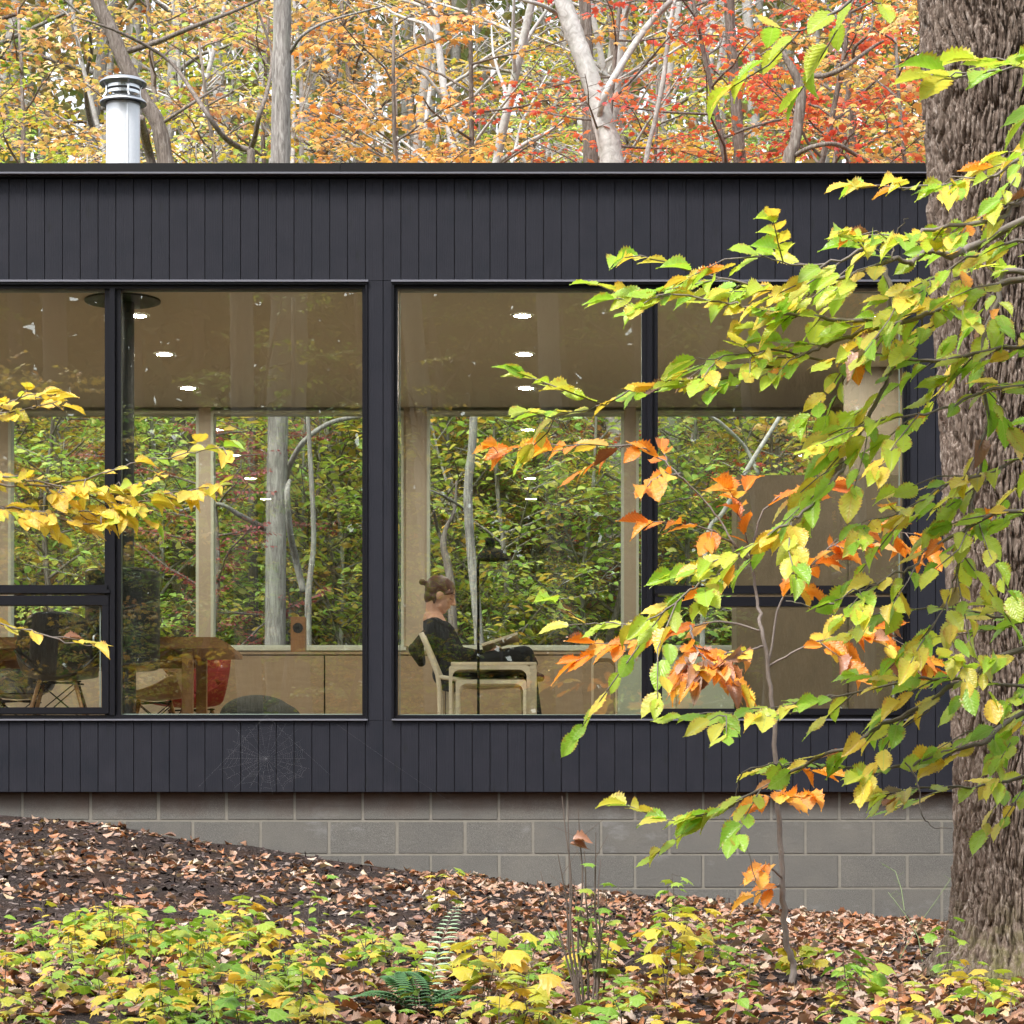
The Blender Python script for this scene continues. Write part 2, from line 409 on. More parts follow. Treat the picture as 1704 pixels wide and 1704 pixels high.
# ------------------------------------------------------------------ the house
XL, XR = X0(-640), X0(1950)              # ends of the facade
DR = 23.85                               # rear glass line
ZF, ZC, ZROOF, ZSB = 1.10, 4.0, Z0(275), Z0(1318)
house = empty('house', ((XL + XR) / 2, 21, float(zwall(0))), 'single storey black timber house with big windows on a grey block base', 'house')
WINS = [(-243, 612), (652, 1513)]         # outer edges of the two window groups in photo pixels
WT, WB = Z0(467), Z0(1199)
def siding():
    m = MB(); p = 29.65; k0 = int((-640 - 15) / p) - 1
    def col(a, b):   # one board column, cut by the windows
        a2, b2 = X0(a) + .0017, X0(b) - .0017
        top, bot = Z0(297), ZSB
        segs = [(a2, b2, bot, top)]
        for l, r in WINS:
            l2, r2 = X0(l), X0(r); ns = []
            for (u, v, lo, hi) in segs:
                if v <= l2 or u >= r2 or lo >= WT or hi <= WB: ns.append((u, v, lo, hi)); continue
                ns.append((u, v, WT, hi)); ns.append((u, v, lo, WB))
                if u < l2 - .003: ns.append((u, l2, WB, WT))
                if v > r2 + .003: ns.append((r2, v, WB, WT))
            segs = ns
        for (u, v, lo, hi) in segs:
            if v - u < .004 or hi - lo < .01: continue
            j = random.uniform(-.0006, .0006)
            m.box(u, v, D0 + j, D0 + .022, lo, hi, .0016)
    k = k0
    while 15 + p * (k + 1) < 1950:
        if 15 + p * k > -640: col(15 + p * k, 15 + p * (k + 1))
        k += 1
    o = m.build('siding', M['siding'], house)
    m = MB()      # sheathing behind the boards
    y0, y1 = D0 + .0225, D0 + .21
    m.box(XL, XR, y0, y1, WT, Z0(297)); m.box(XL, XR, y0, y1, ZSB + .01, WB)
    xs = [XL] + [v for l, r in WINS for v in (X0(l), X0(r))] + [XR]
    for a, b in zip(xs[::2], xs[1::2]): m.box(a, b, y0, y1, WB, WT)
    m.box(XL, XL + .2, y1, DR - .1, ZSB, Z0(297)); m.box(XR - .2, XR, y1, DR - .1, ZSB, Z0(297))
    m.build('wall_sheathing', M['gap'], house)
siding()
def boxframe(m, x0, x1, z0, z1, w, y0, y1, b=.002, wt=None, wb=None):
    wt = wt or w; wb = wb or w
    m.box(x0, x1, y0, y1, z1 - wt, z1, b); m.box(x0, x1, y0, y1, z0, z0 + wb, b)
    m.box(x0, x0 + w, y0 + .0012, y1, z0 + wb, z1 - wt, b); m.box(x1 - w, x1, y0 + .0012, y1, z0 + wb, z1 - wt, b)
def window(l, r, fix, rail, awn, mull):
    """outer frame with stepped profile; fix, rail and awn in photo pixels"""
    m = MB(); x0, x1 = X0(l), X0(r); px = D0 / F
    boxframe(m, x0, x1, Z0(1199), Z0(470), 4 * px, D0 - .012, D0 + .1)                 # outer bead
    boxframe(m, x0 + 4 * px, x1 - 4 * px, Z0(1195), Z0(474), 5.5 * px, D0 + .012, D0 + .1)
    for a, b in mull:
        w3 = (b - a) / 3
        m.box(X0(a), X0(a + w3), D0 + .03, D0 + .1, Z0(1190), Z0(479), .001); m.box(X0(a + w3), X0(b - w3), D0 + .006, D0 + .1, Z0(1190), Z0(479), .002); m.box(X0(b - w3), X0(b), D0 + .03, D0 + .1, Z0(1190), Z0(479), .001)
    a, b, y0_, y1_ = rail
    m.box(X0(a), X0(b), D0 + .01, D0 + .1, Z0(y1_), Z0(y0_), .002)
    m.box(X0(a - 5), X0(b + 5), D0 - .006, D0 + .012, Z0(y1_), Z0(y1_ - 6), .001)
    w_ = m.build('window', M['frame'], house)
    m = MB(); m.box(x0 - .004, x1 + .004, D0 - .022, D0 + .02, Z0(470), Z0(466.5), .0008); m.build('drip_cap', M['drip'], w_); m = MB(); m.box(x0, x1, D0 - .018, D0 - .001, Z0(1199.5), Z0(1196.5), .001)
    m.build('sill_edge', M['drip'], w_)
    for (a, b, t_, u) in fix:
        m = MB(); m.box(X0(a) - .01, X0(b) + .01, D0 + .07, D0 + .076, Z0(u) - .01, Z0(t_) + .01); m.build('pane', M['glass'], w_)
        m = MB(); boxframe(m, X0(a) - .004, X0(b) + .004, Z0(u) - .004, Z0(t_) + .004, .005, D0 + .058, D0 + .0695, .0); m.build('glazing_bead', M['bead'], w_)
    a, b, t_, u = awn
    m = MB(); s0, s1, st, sb = X0(a) - 12 * px, X0(b) + 16 * px, Z0(t_) + 16 * px, Z0(u) - 11 * px
    boxframe(m, s0, s1, sb, st, 12 * px, D0 + .0, D0 + .07, .002, 16 * px, 11 * px); m.build('sash', M['frame'], w_)
    m = MB(); m.box(X0(a) - .01, X0(b) + .01, D0 + .04, D0 + .046, Z0(u) - .01, Z0(t_) + .01); m.build('pane', M['glass'], w_)
    m = MB(); boxframe(m, X0(a) - .004, X0(b) + .004, Z0(u) - .004, Z0(t_) + .004, .005, D0 + .028, D0 + .0395, .0); m.build('glazing_bead', M['bead'], w_)
window(-243, 612, [(-230, 173, 483, 972), (200, 603, 482, 1187)], (-230, 178, 973, 987), (-230, 165, 1007, 1177), [(173, 200)])
window(652, 1513, [(665, 1068, 483, 1188), (1095, 1498, 484, 973)], (1095, 1504, 974, 988), (1102, 1487, 1009, 1179), [(1068, 1095)])
def foundation():
    m = MB(); px = D0 / F; y0 = D0 + .062
    lines = [1308, 1365, 1421.5, 1478, 1534.5, 1591, 1648, 1705]
    for r in range(len(lines) - 1):
        x = 34 - 113.7 * 7 + (57 if r % 2 else 0)
        while x < 1950:
            a, b = X0(x + 2), X0(x + 113.7 - 2)
            m.box(max(a, XL), min(b, XR - .05), y0 + random.uniform(-.0008, .0008), y0 + .19, Z0(lines[r + 1] - 1.7), Z0(lines[r] + 1.7), .003)
            x += 113.7
    o = m.build('foundation_wall', M['block'], house)
    m = MB(); m.box(XL, XR - .05, y0 + .0035, y0 + .185, Z0(1700), Z0(1310)); m.build('mortar', M['mortar'], o)
    m = MB(); m.box(XL, XL + .2, y0 + .2, DR, -1, ZSB); m.box(XR - .25, XR - .05, y0 + .2, DR, -1, ZSB); m.box(XL, XR - .05, DR, DR + .2, -1, ZSB); m.build('foundation_wall', M['block'], house)
foundation()
def roof():
    m = MB(); m.box(XL - .02, XR + .02, D0 + .23, DR + .35, ZC + .32, ZROOF - .05); m.build('roof', M['membrane'], house)
    m = MB(); rf = [o for o in house.children if o.name.startswith('roof')][0]
    # fascia in lengths with lapped joints
    m.box(XL - .03, X0(568) - .001, D0 - .055, D0 - .031, Z0(290), ZROOF, .0015); m.box(X0(568), X0(1412) - .001, D0 - .057, D0 - .031, Z0(290), ZROOF + .0015, .0015); m.box(X0(1412), XR + .03, D0 - .055, D0 - .031, Z0(290), ZROOF, .0015)
    m.box(XL - .03, XR + .03, D0 - .031, DR + .36, ZROOF - .045, ZROOF - .004)
    m.build('fascia', M['fascia'], rf)
    m = MB(); m.box(XL - .03, X0(1412), D0 - .068, D0 - .004, Z0(293.5), Z0(290.4), .0008); m.box(X0(1412), XR + .03, D0 - .064, D0 - .004, Z0(292.5), Z0(290.2), .0008); m.build('drip_edge', M['drip'], rf)
    m = MB(); m.box(XL, XR, D0 - .03, D0 + .2, Z0(297) + .001, Z0(293.6)); m.build('soffit', M['fascia'], rf)
roof()
def interior_shell():
    y0, y1 = D0 + .2105, DR - .1
    m = MB(); m.box(XL + .2, XR - .2, y0, y1, ZF - .2, ZF); m.build('floor', M['floorwood'], house)
    m = MB(); m.box(XL + .2, XR - .2, y0, DR + .1, ZC, ZC + .1); m.build('ceiling', M['ceil'], house)
    m = MB(); m.box(XL + .2, XR - .2, D0 + .1, y0 - .0005, WT + .002, ZC - .001)
    ys = D0 + .211
    for a, b in ((XL + .2, X0(-243)), (X0(612), X0(652)), (X0(1513), XR - .2)): m.box(a, b, ys, ys + .012, ZF + .001, WT)
    m.box(XL + .21, XR - .21, ys, ys + .012, ZF + .001, WB - .002)
    for a, b in ((XL + .2, XL + .22), (XR - .22, XR - .2)): m.box(a, b, ys + .013, y1, ZF + .001, ZC - .001)
    m.build('interior_wall', M['plaster'], house)
    # rear wall with its row of windows
    s = DR / F; ops = [(-700, -340), (-322, 0), (17, 333), (353, 673), (711, 1038), (1058, 1376)]
    sill, head = Z0(1080, DR), ZC - .03
    m = MB(); yy0, yy1 = DR - .1, DR + .1
    m.box(XL, XR, yy0, yy1, ZSB, sill)
    xs = [XL] + [X0(v, DR) for o_ in ops for v in o_] + [XR]
    for a, b in zip(xs[::2], xs[1::2]):
        if b > a: m.box(a, b, yy0, yy1, sill, ZC - .001)
    m.build('rear_wall', M['plywall'], house)
    for a, b in ops:
        m = MB(); x0, x1 = X0(a, DR), X0(b, DR)
        boxframe(m, x0, x1, sill, head, .022, DR - .102, DR + .05, .001)
        m.box(x0 - .02, x1 + .02, DR - .15, DR - .1025, sill - .025, sill + .004, .002)
        w_ = m.build('window', M['white'], house); w_['label'] = 'pale framed rear window looking into the woods'
        m = MB(); m.box(x0 + .012, x1 - .012, DR, DR + .006, sill + .012, head - .012); m.build('pane', M['back_glass'], w_)
    m = MB()
    for a, b in ((673, 711),):
        m.box(X0(676.5, DR), X0(708, DR), DR - .125, DR - .1025, sill + .01, ZC - .03, .002)
    m.build('window_post', M['plywall'], house)
    # partition that closes the room on the right
    m = MB(); m.box(X0(1404, 22), XR - .23, 22.0, 22.12, ZF + .001, ZC - .001); m.build('partition', M['dimply'], house)
interior_shell()
def chimney():
    D = 19.6; c = Vector((X0(205, D), D, 0)); s = D / F
    m = MB(); r = 28 * s
    m.lathe((c.x, c.y, 0), [(r, ZROOF - .06), (r, Z0(176, D)), (r * 1.02, Z0(176, D)), (r * 1.02, Z0(172.5, D)), (r, Z0(172, D)), (r, Z0(170, D)), (r * .6, Z0(170, D))], 40)
    ch = m.build('chimney', M['flue'], house, True, True)
    m = MB(); m.tube([(c.x + r * .38, c.y - r * .935, ZROOF), (c.x + r * .38, c.y - r * .935, Z0(178, D))], .0045, 6); m.build('seam', M['flue'], ch)
    m = MB()
    m.lathe((c.x, c.y, 0), [(r * .98, Z0(171, D)), (39 * s, Z0(173.5, D)), (39 * s, Z0(170.5, D)), (34 * s, Z0(166, D)), (r * .85, Z0(161, D)), (r * .85, Z0(164, D)), (r * .96, Z0(168, D))], 40, close=True)
    m.build('collar', M['steel'], ch, True, True)
    m = MB()
    for zz in (151, 157.5): pass
    for a, b in ((144, 149), (153, 158)):
        m.lathe((c.x, c.y, 0), [(28 * s, Z0(b, D)), (28 * s, Z0(a, D)), (27.2 * s, Z0(a, D)), (27.2 * s, Z0(b, D))], 40, close=True)
    for k in range(4):
        w_ = R(25 + 90 * k); dx, dy = math.cos(w_), math.sin(w_)
        P = lambda rr, py: (c.x + dx * rr * s, c.y + dy * rr * s, Z0(py, D))
        m.tube([P(34, 137), P(28.6, 146), P(28.6, 157), P(34, 166)], .0075, 6)
    m.build('cage', M['steel'], ch, False, True)
    m = MB()
    m.lathe((c.x, c.y, 0), [(.001, Z0(128.5, D)), (20 * s, Z0(129.5, D)), (33 * s, Z0(133, D)), (39 * s, Z0(138, D)), (39 * s, Z0(141, D)), (36 * s, Z0(140, D)), (30 * s, Z0(138, D)), (.001, Z0(137, D))], 40)
    m.build('rain_cap', M['steel'], ch, True, True)
chimney()

# ------------------------------------------------------------------ things in the rooms
def ceiling_light(x, y):
    m = MB(); e = empty('ceiling_light', (x, y, ZC), 'small round recessed downlight glowing warm in the ceiling', 'ceiling light', 'round downlights in rows across the ceiling')
    m.lathe((x, y, ZC), [(.075, -.0005), (.075, -.006), (.056, -.008), (.056, -.002)], 24); m.build('trim_ring', M['white'], e)
    m = MB(); m.lathe((x, y, ZC), [(.0555, -.0055), (.001, -.006)], 24); m.build('lens', M['glow'], e)
    return e
L0 = ceiling_light(-2.77, 20.1)
for xx in (-5.34, -2.77, -.2, 2.2):
    for yy in (18.72, 20.1, 21.485, 22.87):
        if (xx, yy) == (-2.77, 20.1) or (xx > 2 and yy > 21.9) or (xx<-5 and yy<20): continue
        c = copy_tree(L0); c.location = (xx, yy, ZC)
def credenza():
    D = 23.15; x0, x1 = X0(333, D), X0(1026, D); zt = Z0(1085, D); y1 = DR - .155; m = MB()
    e = empty('credenza', ((x0 + x1) / 2, D, ZF), 'long low plywood credenza running under the rear windows', 'credenza')
    m.box(x0, x1, D + .02, y1, ZF + .07, zt - .02); m.box(x0 + .03, x1 - .03, D + .06, y1 - .02, ZF + .0005, ZF + .0695); m.build('carcass', M['gap'], e)
    m = MB(); m.box(x0 - .004, x1 + .004, D - .006, y1 + .003, zt - .0195, zt, .002); m.box(x0 - .004, x0 + .016, D - .004, y1, ZF + .001, zt - .02, .001); m.box(x1 - .016, x1 + .004, D - .004, y1, ZF + .001, zt - .02, .001)
    m.build('top', M['ply'], e)
    edges = [337, 540, 742, 884, 1023]
    for a, b in zip(edges, edges[1:]):
        m = MB(); m.box(X0(a + 1.2, D), X0(b - 1.2, D), D, D + .0195, ZF + .085, zt - .028, .001); m.build('door', M['ply'], e)
    m = MB(); m.box(x0 + .02, x1 - .02, D + .01, D + .03, ZF + .003, ZF + .072, .001); m.build('plinth', M['ply'], e)
credenza()
def tall_cabinet():
    D = 21.2; x0, x1 = X0(1226, D), X0(1600, D); zt = Z0(790, D)
    e = empty('wardrobe', ((x0 + x1) / 2, D, ZF), 'tall plain plywood wardrobe behind the right hand windows', 'wardrobe')
    m = MB(); m.box(x0, x1, D + .02, D + .6, ZF + .001, zt, .002); m.build('carcass', M['dimply'], e)
    for a, b in ((1226, 1410), (1411.5, 1600)):
        m = MB(); m.box(X0(a, D) + .002, X0(b, D) - .002, D, D + .0195, ZF + .05, zt - .002, .001); m.build('door', M['dimply'], e)
tall_cabinet()
def white_cabinet():
    D = 21.0; x0, x1 = X0(1028, D), X0(1222, D); zt = Z0(1093, D)
    e = empty('sideboard', ((x0 + x1) / 2, D, ZF), 'low pale green gloss sideboard left of the tall plywood wardrobe', 'sideboard')
    m = MB(); m.box(x0, x1, D + .02, D + .5, ZF + .001, zt, .003); m.build('carcass', M['whitegreen'], e)
    for a, b in ((1029, 1125), (1126, 1221)):
        m = MB(); m.box(X0(a, D), X0(b, D), D, D + .0195, ZF + .02, zt - .01, .002); dd = m.build('door', M['whitegreen'], e)
        m = MB(); m.ball((X0(a + 55, D), D - .006, ZF + .22), .01); m.build('knob', M['black'], dd, True)
white_cabinet()
def stove():
    D = 19.6; cx = X0(204, D); s = D / F; r = 62 * s
    e = empty('wood_stove', (cx, D, ZF), 'tall black cylindrical wood stove with a pipe up to the ceiling', 'wood stove')
    m = MB(); m.lathe((cx, D, 0), [(.001, Z0(1114, D)), (r * .92, Z0(1114, D)), (r, Z0(1110, D)), (r, Z0(1098, D)), (r * .985, Z0(1097, D)), (r, Z0(1096, D)), (r, Z0(954, D)), (r * .97, Z0(950, D)), (.001, Z0(950, D))], 48); m.build('body', M['stove'], e, True, True)
    m = MB(); m.lathe((cx, D, 0), [(r * .36, ZF + .03), (r * .36, Z0(1113, D))], 32); m.lathe((cx, D, 0), [(r * .9, ZF + .0005), (r * .9, ZF + .03), (.001, ZF + .03)], 40); m.build('pedestal', M['stove'], e, True, True)
    m = MB(); m.lathe((cx, D, 0), [(.076, Z0(951, D)), (.076, ZC + .001)], 32); m.build('stove_pipe', M['stove'], e, True)
    m = MB(); m.lathe((cx, D, 0), [(.078, ZC - .02), (63 * s, ZC - .014), (63 * s, ZC - .002)], 48); m.build('ceiling_plate', M['stove'], e, False)
    m = MB()   # round door and its handle on the curved front
    for k in range(24):
        a, b = 2 * math.pi * k / 24, 2 * math.pi * (k + 1) / 24
        P = lambda w_: (cx + math.sin(R(-4) + .26 / 1 * math.cos(w_)) * r * 1.015, D - math.cos(R(-4) + .26 * math.cos(w_)) * r * 1.015, Z0(1072, D) + .07 * math.sin(w_))
        m.tube([P(a), P(b)], .006, 6)
    dd = m.build('door', M['black'], e)
    m = MB(); m.tube([(cx - .13, D - r * .93, Z0(1060, D)), (cx - .15, D - r - .02, Z0(1066, D)), (cx - .15, D - r - .02, Z0(1084, D))], .008, 8); m.build('handle', M['steel'], dd, True)
stove()
def dining_table():
    y0, y1 = 19.95, 20.85; D = y0; zt = Z0(1060, D); zb = zt - .075
    x0, x1 = X0(-240, D), X0(381, D)
    e = empty('dining_table', ((x0 + x1) / 2, (y0 + y1) / 2, ZF), 'thick brown oak dining table beside the black wood stove', 'table')
    m = MB(); m.prism([(x0, zt), (x1 - .085, zt), (x1, zb + .028), (x1 - .004, zb), (x0, zb)], 'y', y0, y1); m.build('tabletop', M['oak'], e, False, True)
    m = MB(); m.box(x0 + .2, X0(302, D), y0 + .1, y0 + .12, zb - .07, zb - .0005); m.box(x0 + .2, X0(302, D), y1 - .12, y1 - .1, zb - .07, zb - .0005); m.build('apron', M['oak'], e)
    for xx in (x0 + .2, X0(302, D)):
        for yy in (y0 + .015, y1 - .085):
            m = MB(); m.box(xx, xx + .071, yy, yy + .07, ZF + .0005, zb - .0006, .003); m.build('leg', M['oak'], e)
    return zt
TZ = dining_table()
def shell_chair(x, y, rz, mat, label, group='moulded shell chairs round the dining table'):
    """armchair shell on dowel legs with wire braces; faces +Y before rotation"""
    e = empty('dining_chair', (x, y, ZF), label, 'chair', group)
    n, k = 25, 15; V = []
    for i in range(n):          # along the shell: front edge of the seat to top of the back
        t = i / (n - 1)
        for j in range(k):
            u = j / (k - 1) * 2 - 1
            if t < .5:
                q = t / .5; yy = .23 - .43 * q; zz = .43 - .02 * math.sin(q * math.pi); wd = .24 + .04 * q; up = .02 + .17 * q ** 1.4
            else:
                q = (t - .5) / .5; yy = -.20 - .10 * q ** .7; zz = .43 + .40 * q ** 1.15; wd = .28 - .07 * q ** 2.2; up = .17 * (1 - q) ** 1.2
            side = abs(u) ** 3
            V.append((u * wd, yy + side * (.16 if t > .5 else .02) * (1 if t > .5 else t * 2), zz + side * up - (.06 * abs(u) ** 6 * max(0, (t - .75) * 4))))
    Fs = [(i * k + j, i * k + j + 1, (i + 1) * k + j + 1, (i + 1) * k + j) for i in range(n - 1) for j in range(k - 1)]
    me = bpy.data.meshes.new('shell'); me.from_pydata(V, [], Fs)
    o = bpy.data.objects.new('shell', me); COL.objects.link(o)
    sm = o.modifiers.new('s', 'SOLIDIFY'); sm.thickness = .012
    ss = o.modifiers.new('d', 'SUBSURF'); ss.levels = 1; ss.render_levels = 1
    me.materials.append(mat); me.polygons.foreach_set('use_smooth', [True] * len(me.polygons)); o.parent = e
    Mx = [(-.2, .2), (.2, .2), (-.2, -.2), (.2, -.2)]
    for a, b in Mx:
        m = MB(); m.tube([(a * .55, b * .55, .405), (a * 1.12, b * 1.12, .0)], [.014, .011], 10)
        q = m.build('leg', M['oak'], None, True); q.parent = e
    m = MB()
    for (a, b), (c, d) in ((Mx[0], Mx[1]), (Mx[2], Mx[3]), (Mx[0], Mx[2]), (Mx[1], Mx[3])):
        m.tube([(a * .6, b * .6, .39), (c * .98, d * .98, .12)], .004, 5); m.tube([(c * .6, d * .6, .39), (a * .98, b * .98, .12)], .004, 5)
    m.tube([(-.15, -.12, .395), (.15, .12, .395)], .006, 5); m.tube([(.15, -.12, .395), (-.15, .12, .395)], .006, 5)
    q = m.build('wire_brace', M['black'], None); q.parent = e
    e.rotation_euler.z = rz
    return e
shell_chair(X0(98, 19.5), 19.5, R(4), M['blackplastic'], 'black shell chair with its back to the lower left window')
shell_chair(X0(256, 21.3), 21.35, R(96), M['tan'], 'tan shell chair seen from the side behind the black stove')
shell_chair(X0(318, 22.1), 22.1, R(120), M['red'], 'red shell chair half hidden behind the table leg')
shell_chair(X0(30, 21.2), 21.2, R(184), M['blackplastic'], 'black shell chair on the far side of the oak dining table')
def wooden_box():
    D = 23.2; zt = Z0(1085, 23.15); x0, x1 = X0(483.5, D), X0(508, D)
    e = empty('wooden_speaker', ((x0 + x1) / 2, D, zt), 'narrow upright wooden box with a round black opening on the credenza', 'speaker')
    m = MB(); m.box(x0, x1, D, D + .12, zt + .0005, Z0(1026, D), .003); m.build('case', M['oak'], e)
    m = MB(); cx, cz = (x0 + x1) / 2, Z0(1045, D)
    m.tube([(cx, D - .004, cz), (cx, D + .01, cz)], .040, 28); q = m.build('cone', M['dial'], e)
    m = MB(); m.tube([(cx, D - .008, cz), (cx, D - .0045, cz)], .014, 16); m.build('cap', M['black'], q)
wooden_box()
def cushion():
    D = 18.75; e = empty('floor_cushion', (X0(428, D), D, ZF), 'dark rounded floor cushion behind the sill of the middle left window', 'cushion')
    m = MB(); m.ball((X0(428, D), D, ZF + .13), (.235, .25, .132), 4); m.ball((X0(452, D), D - .05, ZF + .11), (.19, .2, .11), 4)
    me = fuse(m, .012, 4); link_mesh('cover', me, M['cloth'], e, True)
    m = MB(); m.tube([(X0(428, D) + .236 * math.cos(a), D + .25 * math.sin(a), ZF + .13) for a in np.linspace(0, 2 * math.pi, 40)], .006, 6); m.build('piping', M['black'], e)
cushion()
def bent_frame(m, x0, x1, y, ztop, zb, w, th, rad):
    """flat bent-wood hoop: inverted U seen from the front"""
    pts = []
    for k in range(9):
        a = math.pi - k / 8 * math.pi / 2; pts.append((x0 + rad + rad * math.cos(a), ztop - rad + rad * math.sin(a)))
    for k in range(9):
        a = math.pi / 2 - k / 8 * math.pi / 2; pts.append((x1 - rad + rad * math.cos(a), ztop - rad + rad * math.sin(a)))
    outer = [(x0, zb)] + pts + [(x1, zb)]
    r2 = max(rad * 1.9, .05); pts = []; xi0, xi1, zi = x0 + th, x1 - th, ztop - th * 1.25
    for k in range(9):
        a = math.pi - k / 8 * math.pi / 2; pts.append((xi0 + r2 + r2 * math.cos(a), zi - r2 + r2 * math.sin(a)))
    for k in range(9):
        a = math.pi / 2 - k / 8 * math.pi / 2; pts.append((xi1 - r2 + r2 * math.cos(a), zi - r2 + r2 * math.sin(a)))
    inner = [(xi0, zb)] + pts + [(xi1, zb)]
    n = len(outer); V = []
    for yy in (y, y + w): V += [(a, yy, b) for a, b in outer] + [(a, yy, b) for a, b in inner]
    Fs = []
    for i in range(n - 1):
        Fs += [(i, i + 1, n + i + 1, n + i), (2 * n + i, 3 * n + i, 3 * n + i + 1, 2 * n + i + 1), (i, 2 * n + i, 2 * n + i + 1, i + 1), (n + i, n + i + 1, 3 * n + i + 1, 3 * n + i)]
    Fs += [(0, n, 3 * n, 2 * n), (n - 1, 3 * n - 1, 4 * n - 1, 2 * n - 1)]
    m.add(V, Fs)
def nest_table(px0, px1, pyt, D, depth, label):
    x0, x1, zt = X0(px0, D), X0(px1, D), Z0(pyt, D)
    e = empty('nesting_table', ((x0 + x1) / 2, D, ZF), label, 'side table', 'pale bentwood tables nested one inside the other')
    for yy in (D, D + depth - .03):
        m = MB(); bent_frame(m, x0, x1, yy, zt, ZF + .0005, .03, .021, .022); m.build('hoop_frame', M['palewood'], e, False, True)
    m = MB(); m.box(x0 + .03, x1 - .03, D + .0305, D + depth - .0305, zt - .018, zt - .001, .002); m.build('tabletop', M['palewood'], e)
def side_tables():
    D = 19.15
    x0, x1, zt = X0(750, D), X0(893, D), Z0(1101, D)
    e = empty('side_table', ((x0 + x1) / 2, D + .2, ZF), 'largest pale bentwood side table beside the reading woman', 'side table', 'pale bentwood tables nested one inside the other')
    m = MB(); m.box(x0, x1, D + .02, D + .5, zt - .02, zt, .003); m.build('tabletop', M['palewood'], e)
    m = MB(); bent_frame(m, X0(737.5, D), x1 + .001, D + .51, zt - .004, ZF + .0005, .03, .07, .012)
    m.box(X0(881, D), x1 - .001, D + .02, D + .5, ZF + .001, zt - .021, .003); m.build('side_panel', M['palewood'], e, False, True)
side_tables()
nest_table(747, 882, 1107, 19.05, .42, 'second pale bentwood table with rounded corners tucked under the side table')
nest_table(758, 876, 1131, 19.0, .34, 'smallest and lowest pale bentwood table of the nest')
def far_stool():
    D = 20.2; e = empty('bentwood_stool', (X0(1008, D), D, ZF), 'pale bentwood stool standing alone left of the green sideboard', 'stool')
    m = MB(); bent_frame(m, X0(985, D), X0(1027, D), D, Z0(1091, D), ZF + .0005, .34, .012, .03); m.build('hoop_frame', M['palewood'], e, False, True)
    m = MB(); m.box(X0(988, D), X0(1024, D), D + .01, D + .33, Z0(1091, D) + .0005, Z0(1091, D) + .02, .004); m.build('seat_pad', M['palewood'], e)
far_stool()
def reading_lamp():
    D = 18.85; P = lambda a, b, dd=0: at(a, b, D) + Vector((0, dd, 0))
    e = empty('floor_lamp', (X0(796, D), D, ZF), 'slim black reading lamp with a domed shade standing by the tables', 'floor lamp')
    m = MB(); m.tube([(X0(796, D), D, ZF + .02), P(796, 1000), P(795, 945), P(797, 930), P(804, 916), P(811, 905)], .0085, 10); m.build('pole', M['black'], e, True)
    m = MB(); m.lathe((X0(796, D), D, ZF), [(.001, .022), (.13, .018), (.14, .0005)], 32); m.build('base', M['black'], e, False, True)
    m = MB(); s = D / F; c = P(820, 932)
    m.lathe(c, [(27 * s, 0), (26.5 * s, 4 * s), (23 * s, 11 * s), (16 * s, 17 * s), (8 * s, 20 * s), (6 * s, 22 * s), (6.5 * s, 24 * s), (8 * s, 27 * s), (8 * s, 32 * s), (5 * s, 36.5 * s), (.001, 37 * s)], 32)
    o = m.build('lamp_shade', M['black'], e, True, True)
    for v in o.data.vertices:          # neck leans to the left, as the shade hangs off centre
        h = (v.co.z - c.z) / s
        if h > 14: v.co.x -= (h - 14) / 8 * 3.2 * s if h < 22 else 4.5 * s
reading_lamp()
def lounge_chair():
    D = 19.6; e = empty('lounge_chair', (X0(770, D), D, ZF), 'low lounge chair of pale bent wood carrying the reading woman', 'chair')
    for dy in (-.29, .26):
        m = MB(); P = lambda a, b: at(a, b, D) + Vector((0, dy, 0))
        pts = [P(704, 1060), P(712, 1078), P(722, 1105), P(731, 1128), P(734, 1150), P(734.5, 1200), Vector((X0(734, D), D + dy, ZF + .005))]
        m.tube(pts, [.017, .0175, .0175, .017, .016, .014, .013], 12); m.build('back_post', M['palewood'], e, True)
        m = MB(); m.tube([P(733, 1132), P(790, 1140), P(872, 1136)], .014, 8); m.build('seat_rail', M['palewood'], e, True)
        m = MB(); m.tube([P(870, 1136), Vector((X0(874, D), D + dy, ZF + .005))], [.016, .013], 10); m.build('leg', M['palewood'], e, True)
    m = MB(); m.prism([(X0(706, D), Z0(1064, D)), (X0(712, D), Z0(1064, D)), (X0(740, D), Z0(1130, D)), (X0(733, D), Z0(1130, D))], 'y', D - .27, D + .245); m.build('backrest', M['palewood'], e, False, True)
    m = MB(); m.box(X0(738, D), X0(872, D), D - .27, D + .245, Z0(1139, D), Z0(1131, D), .01); m.build('seat', M['cloth'], e)
    D = 19.6; m = MB()
    m.capsule(at(708, 1056, D - .0), at(694, 1075, D), .035, .04); m.capsule(at(694, 1078, D), at(701, 1102, D), .045, .032); m.capsule(at(690, 1080, D + .2), at(699, 1100, D + .2), .045, .03); m.capsule(at(708, 1056, D + .2), at(694, 1078, D + .2), .03, .04)
    m.capsule(at(694, 1075, D - .16), at(700, 1095, D - .16), .03, .026); m.capsule(at(706, 1058, D - .16), at(692, 1078, D - .16), .02, .035)
    me = fuse(m, .01, 3); o = link_mesh('jacket', me, M['cloth'], None, True); tag(o, 'dark jacket hung over the back of the lounge chair', 'jacket')
lounge_chair()

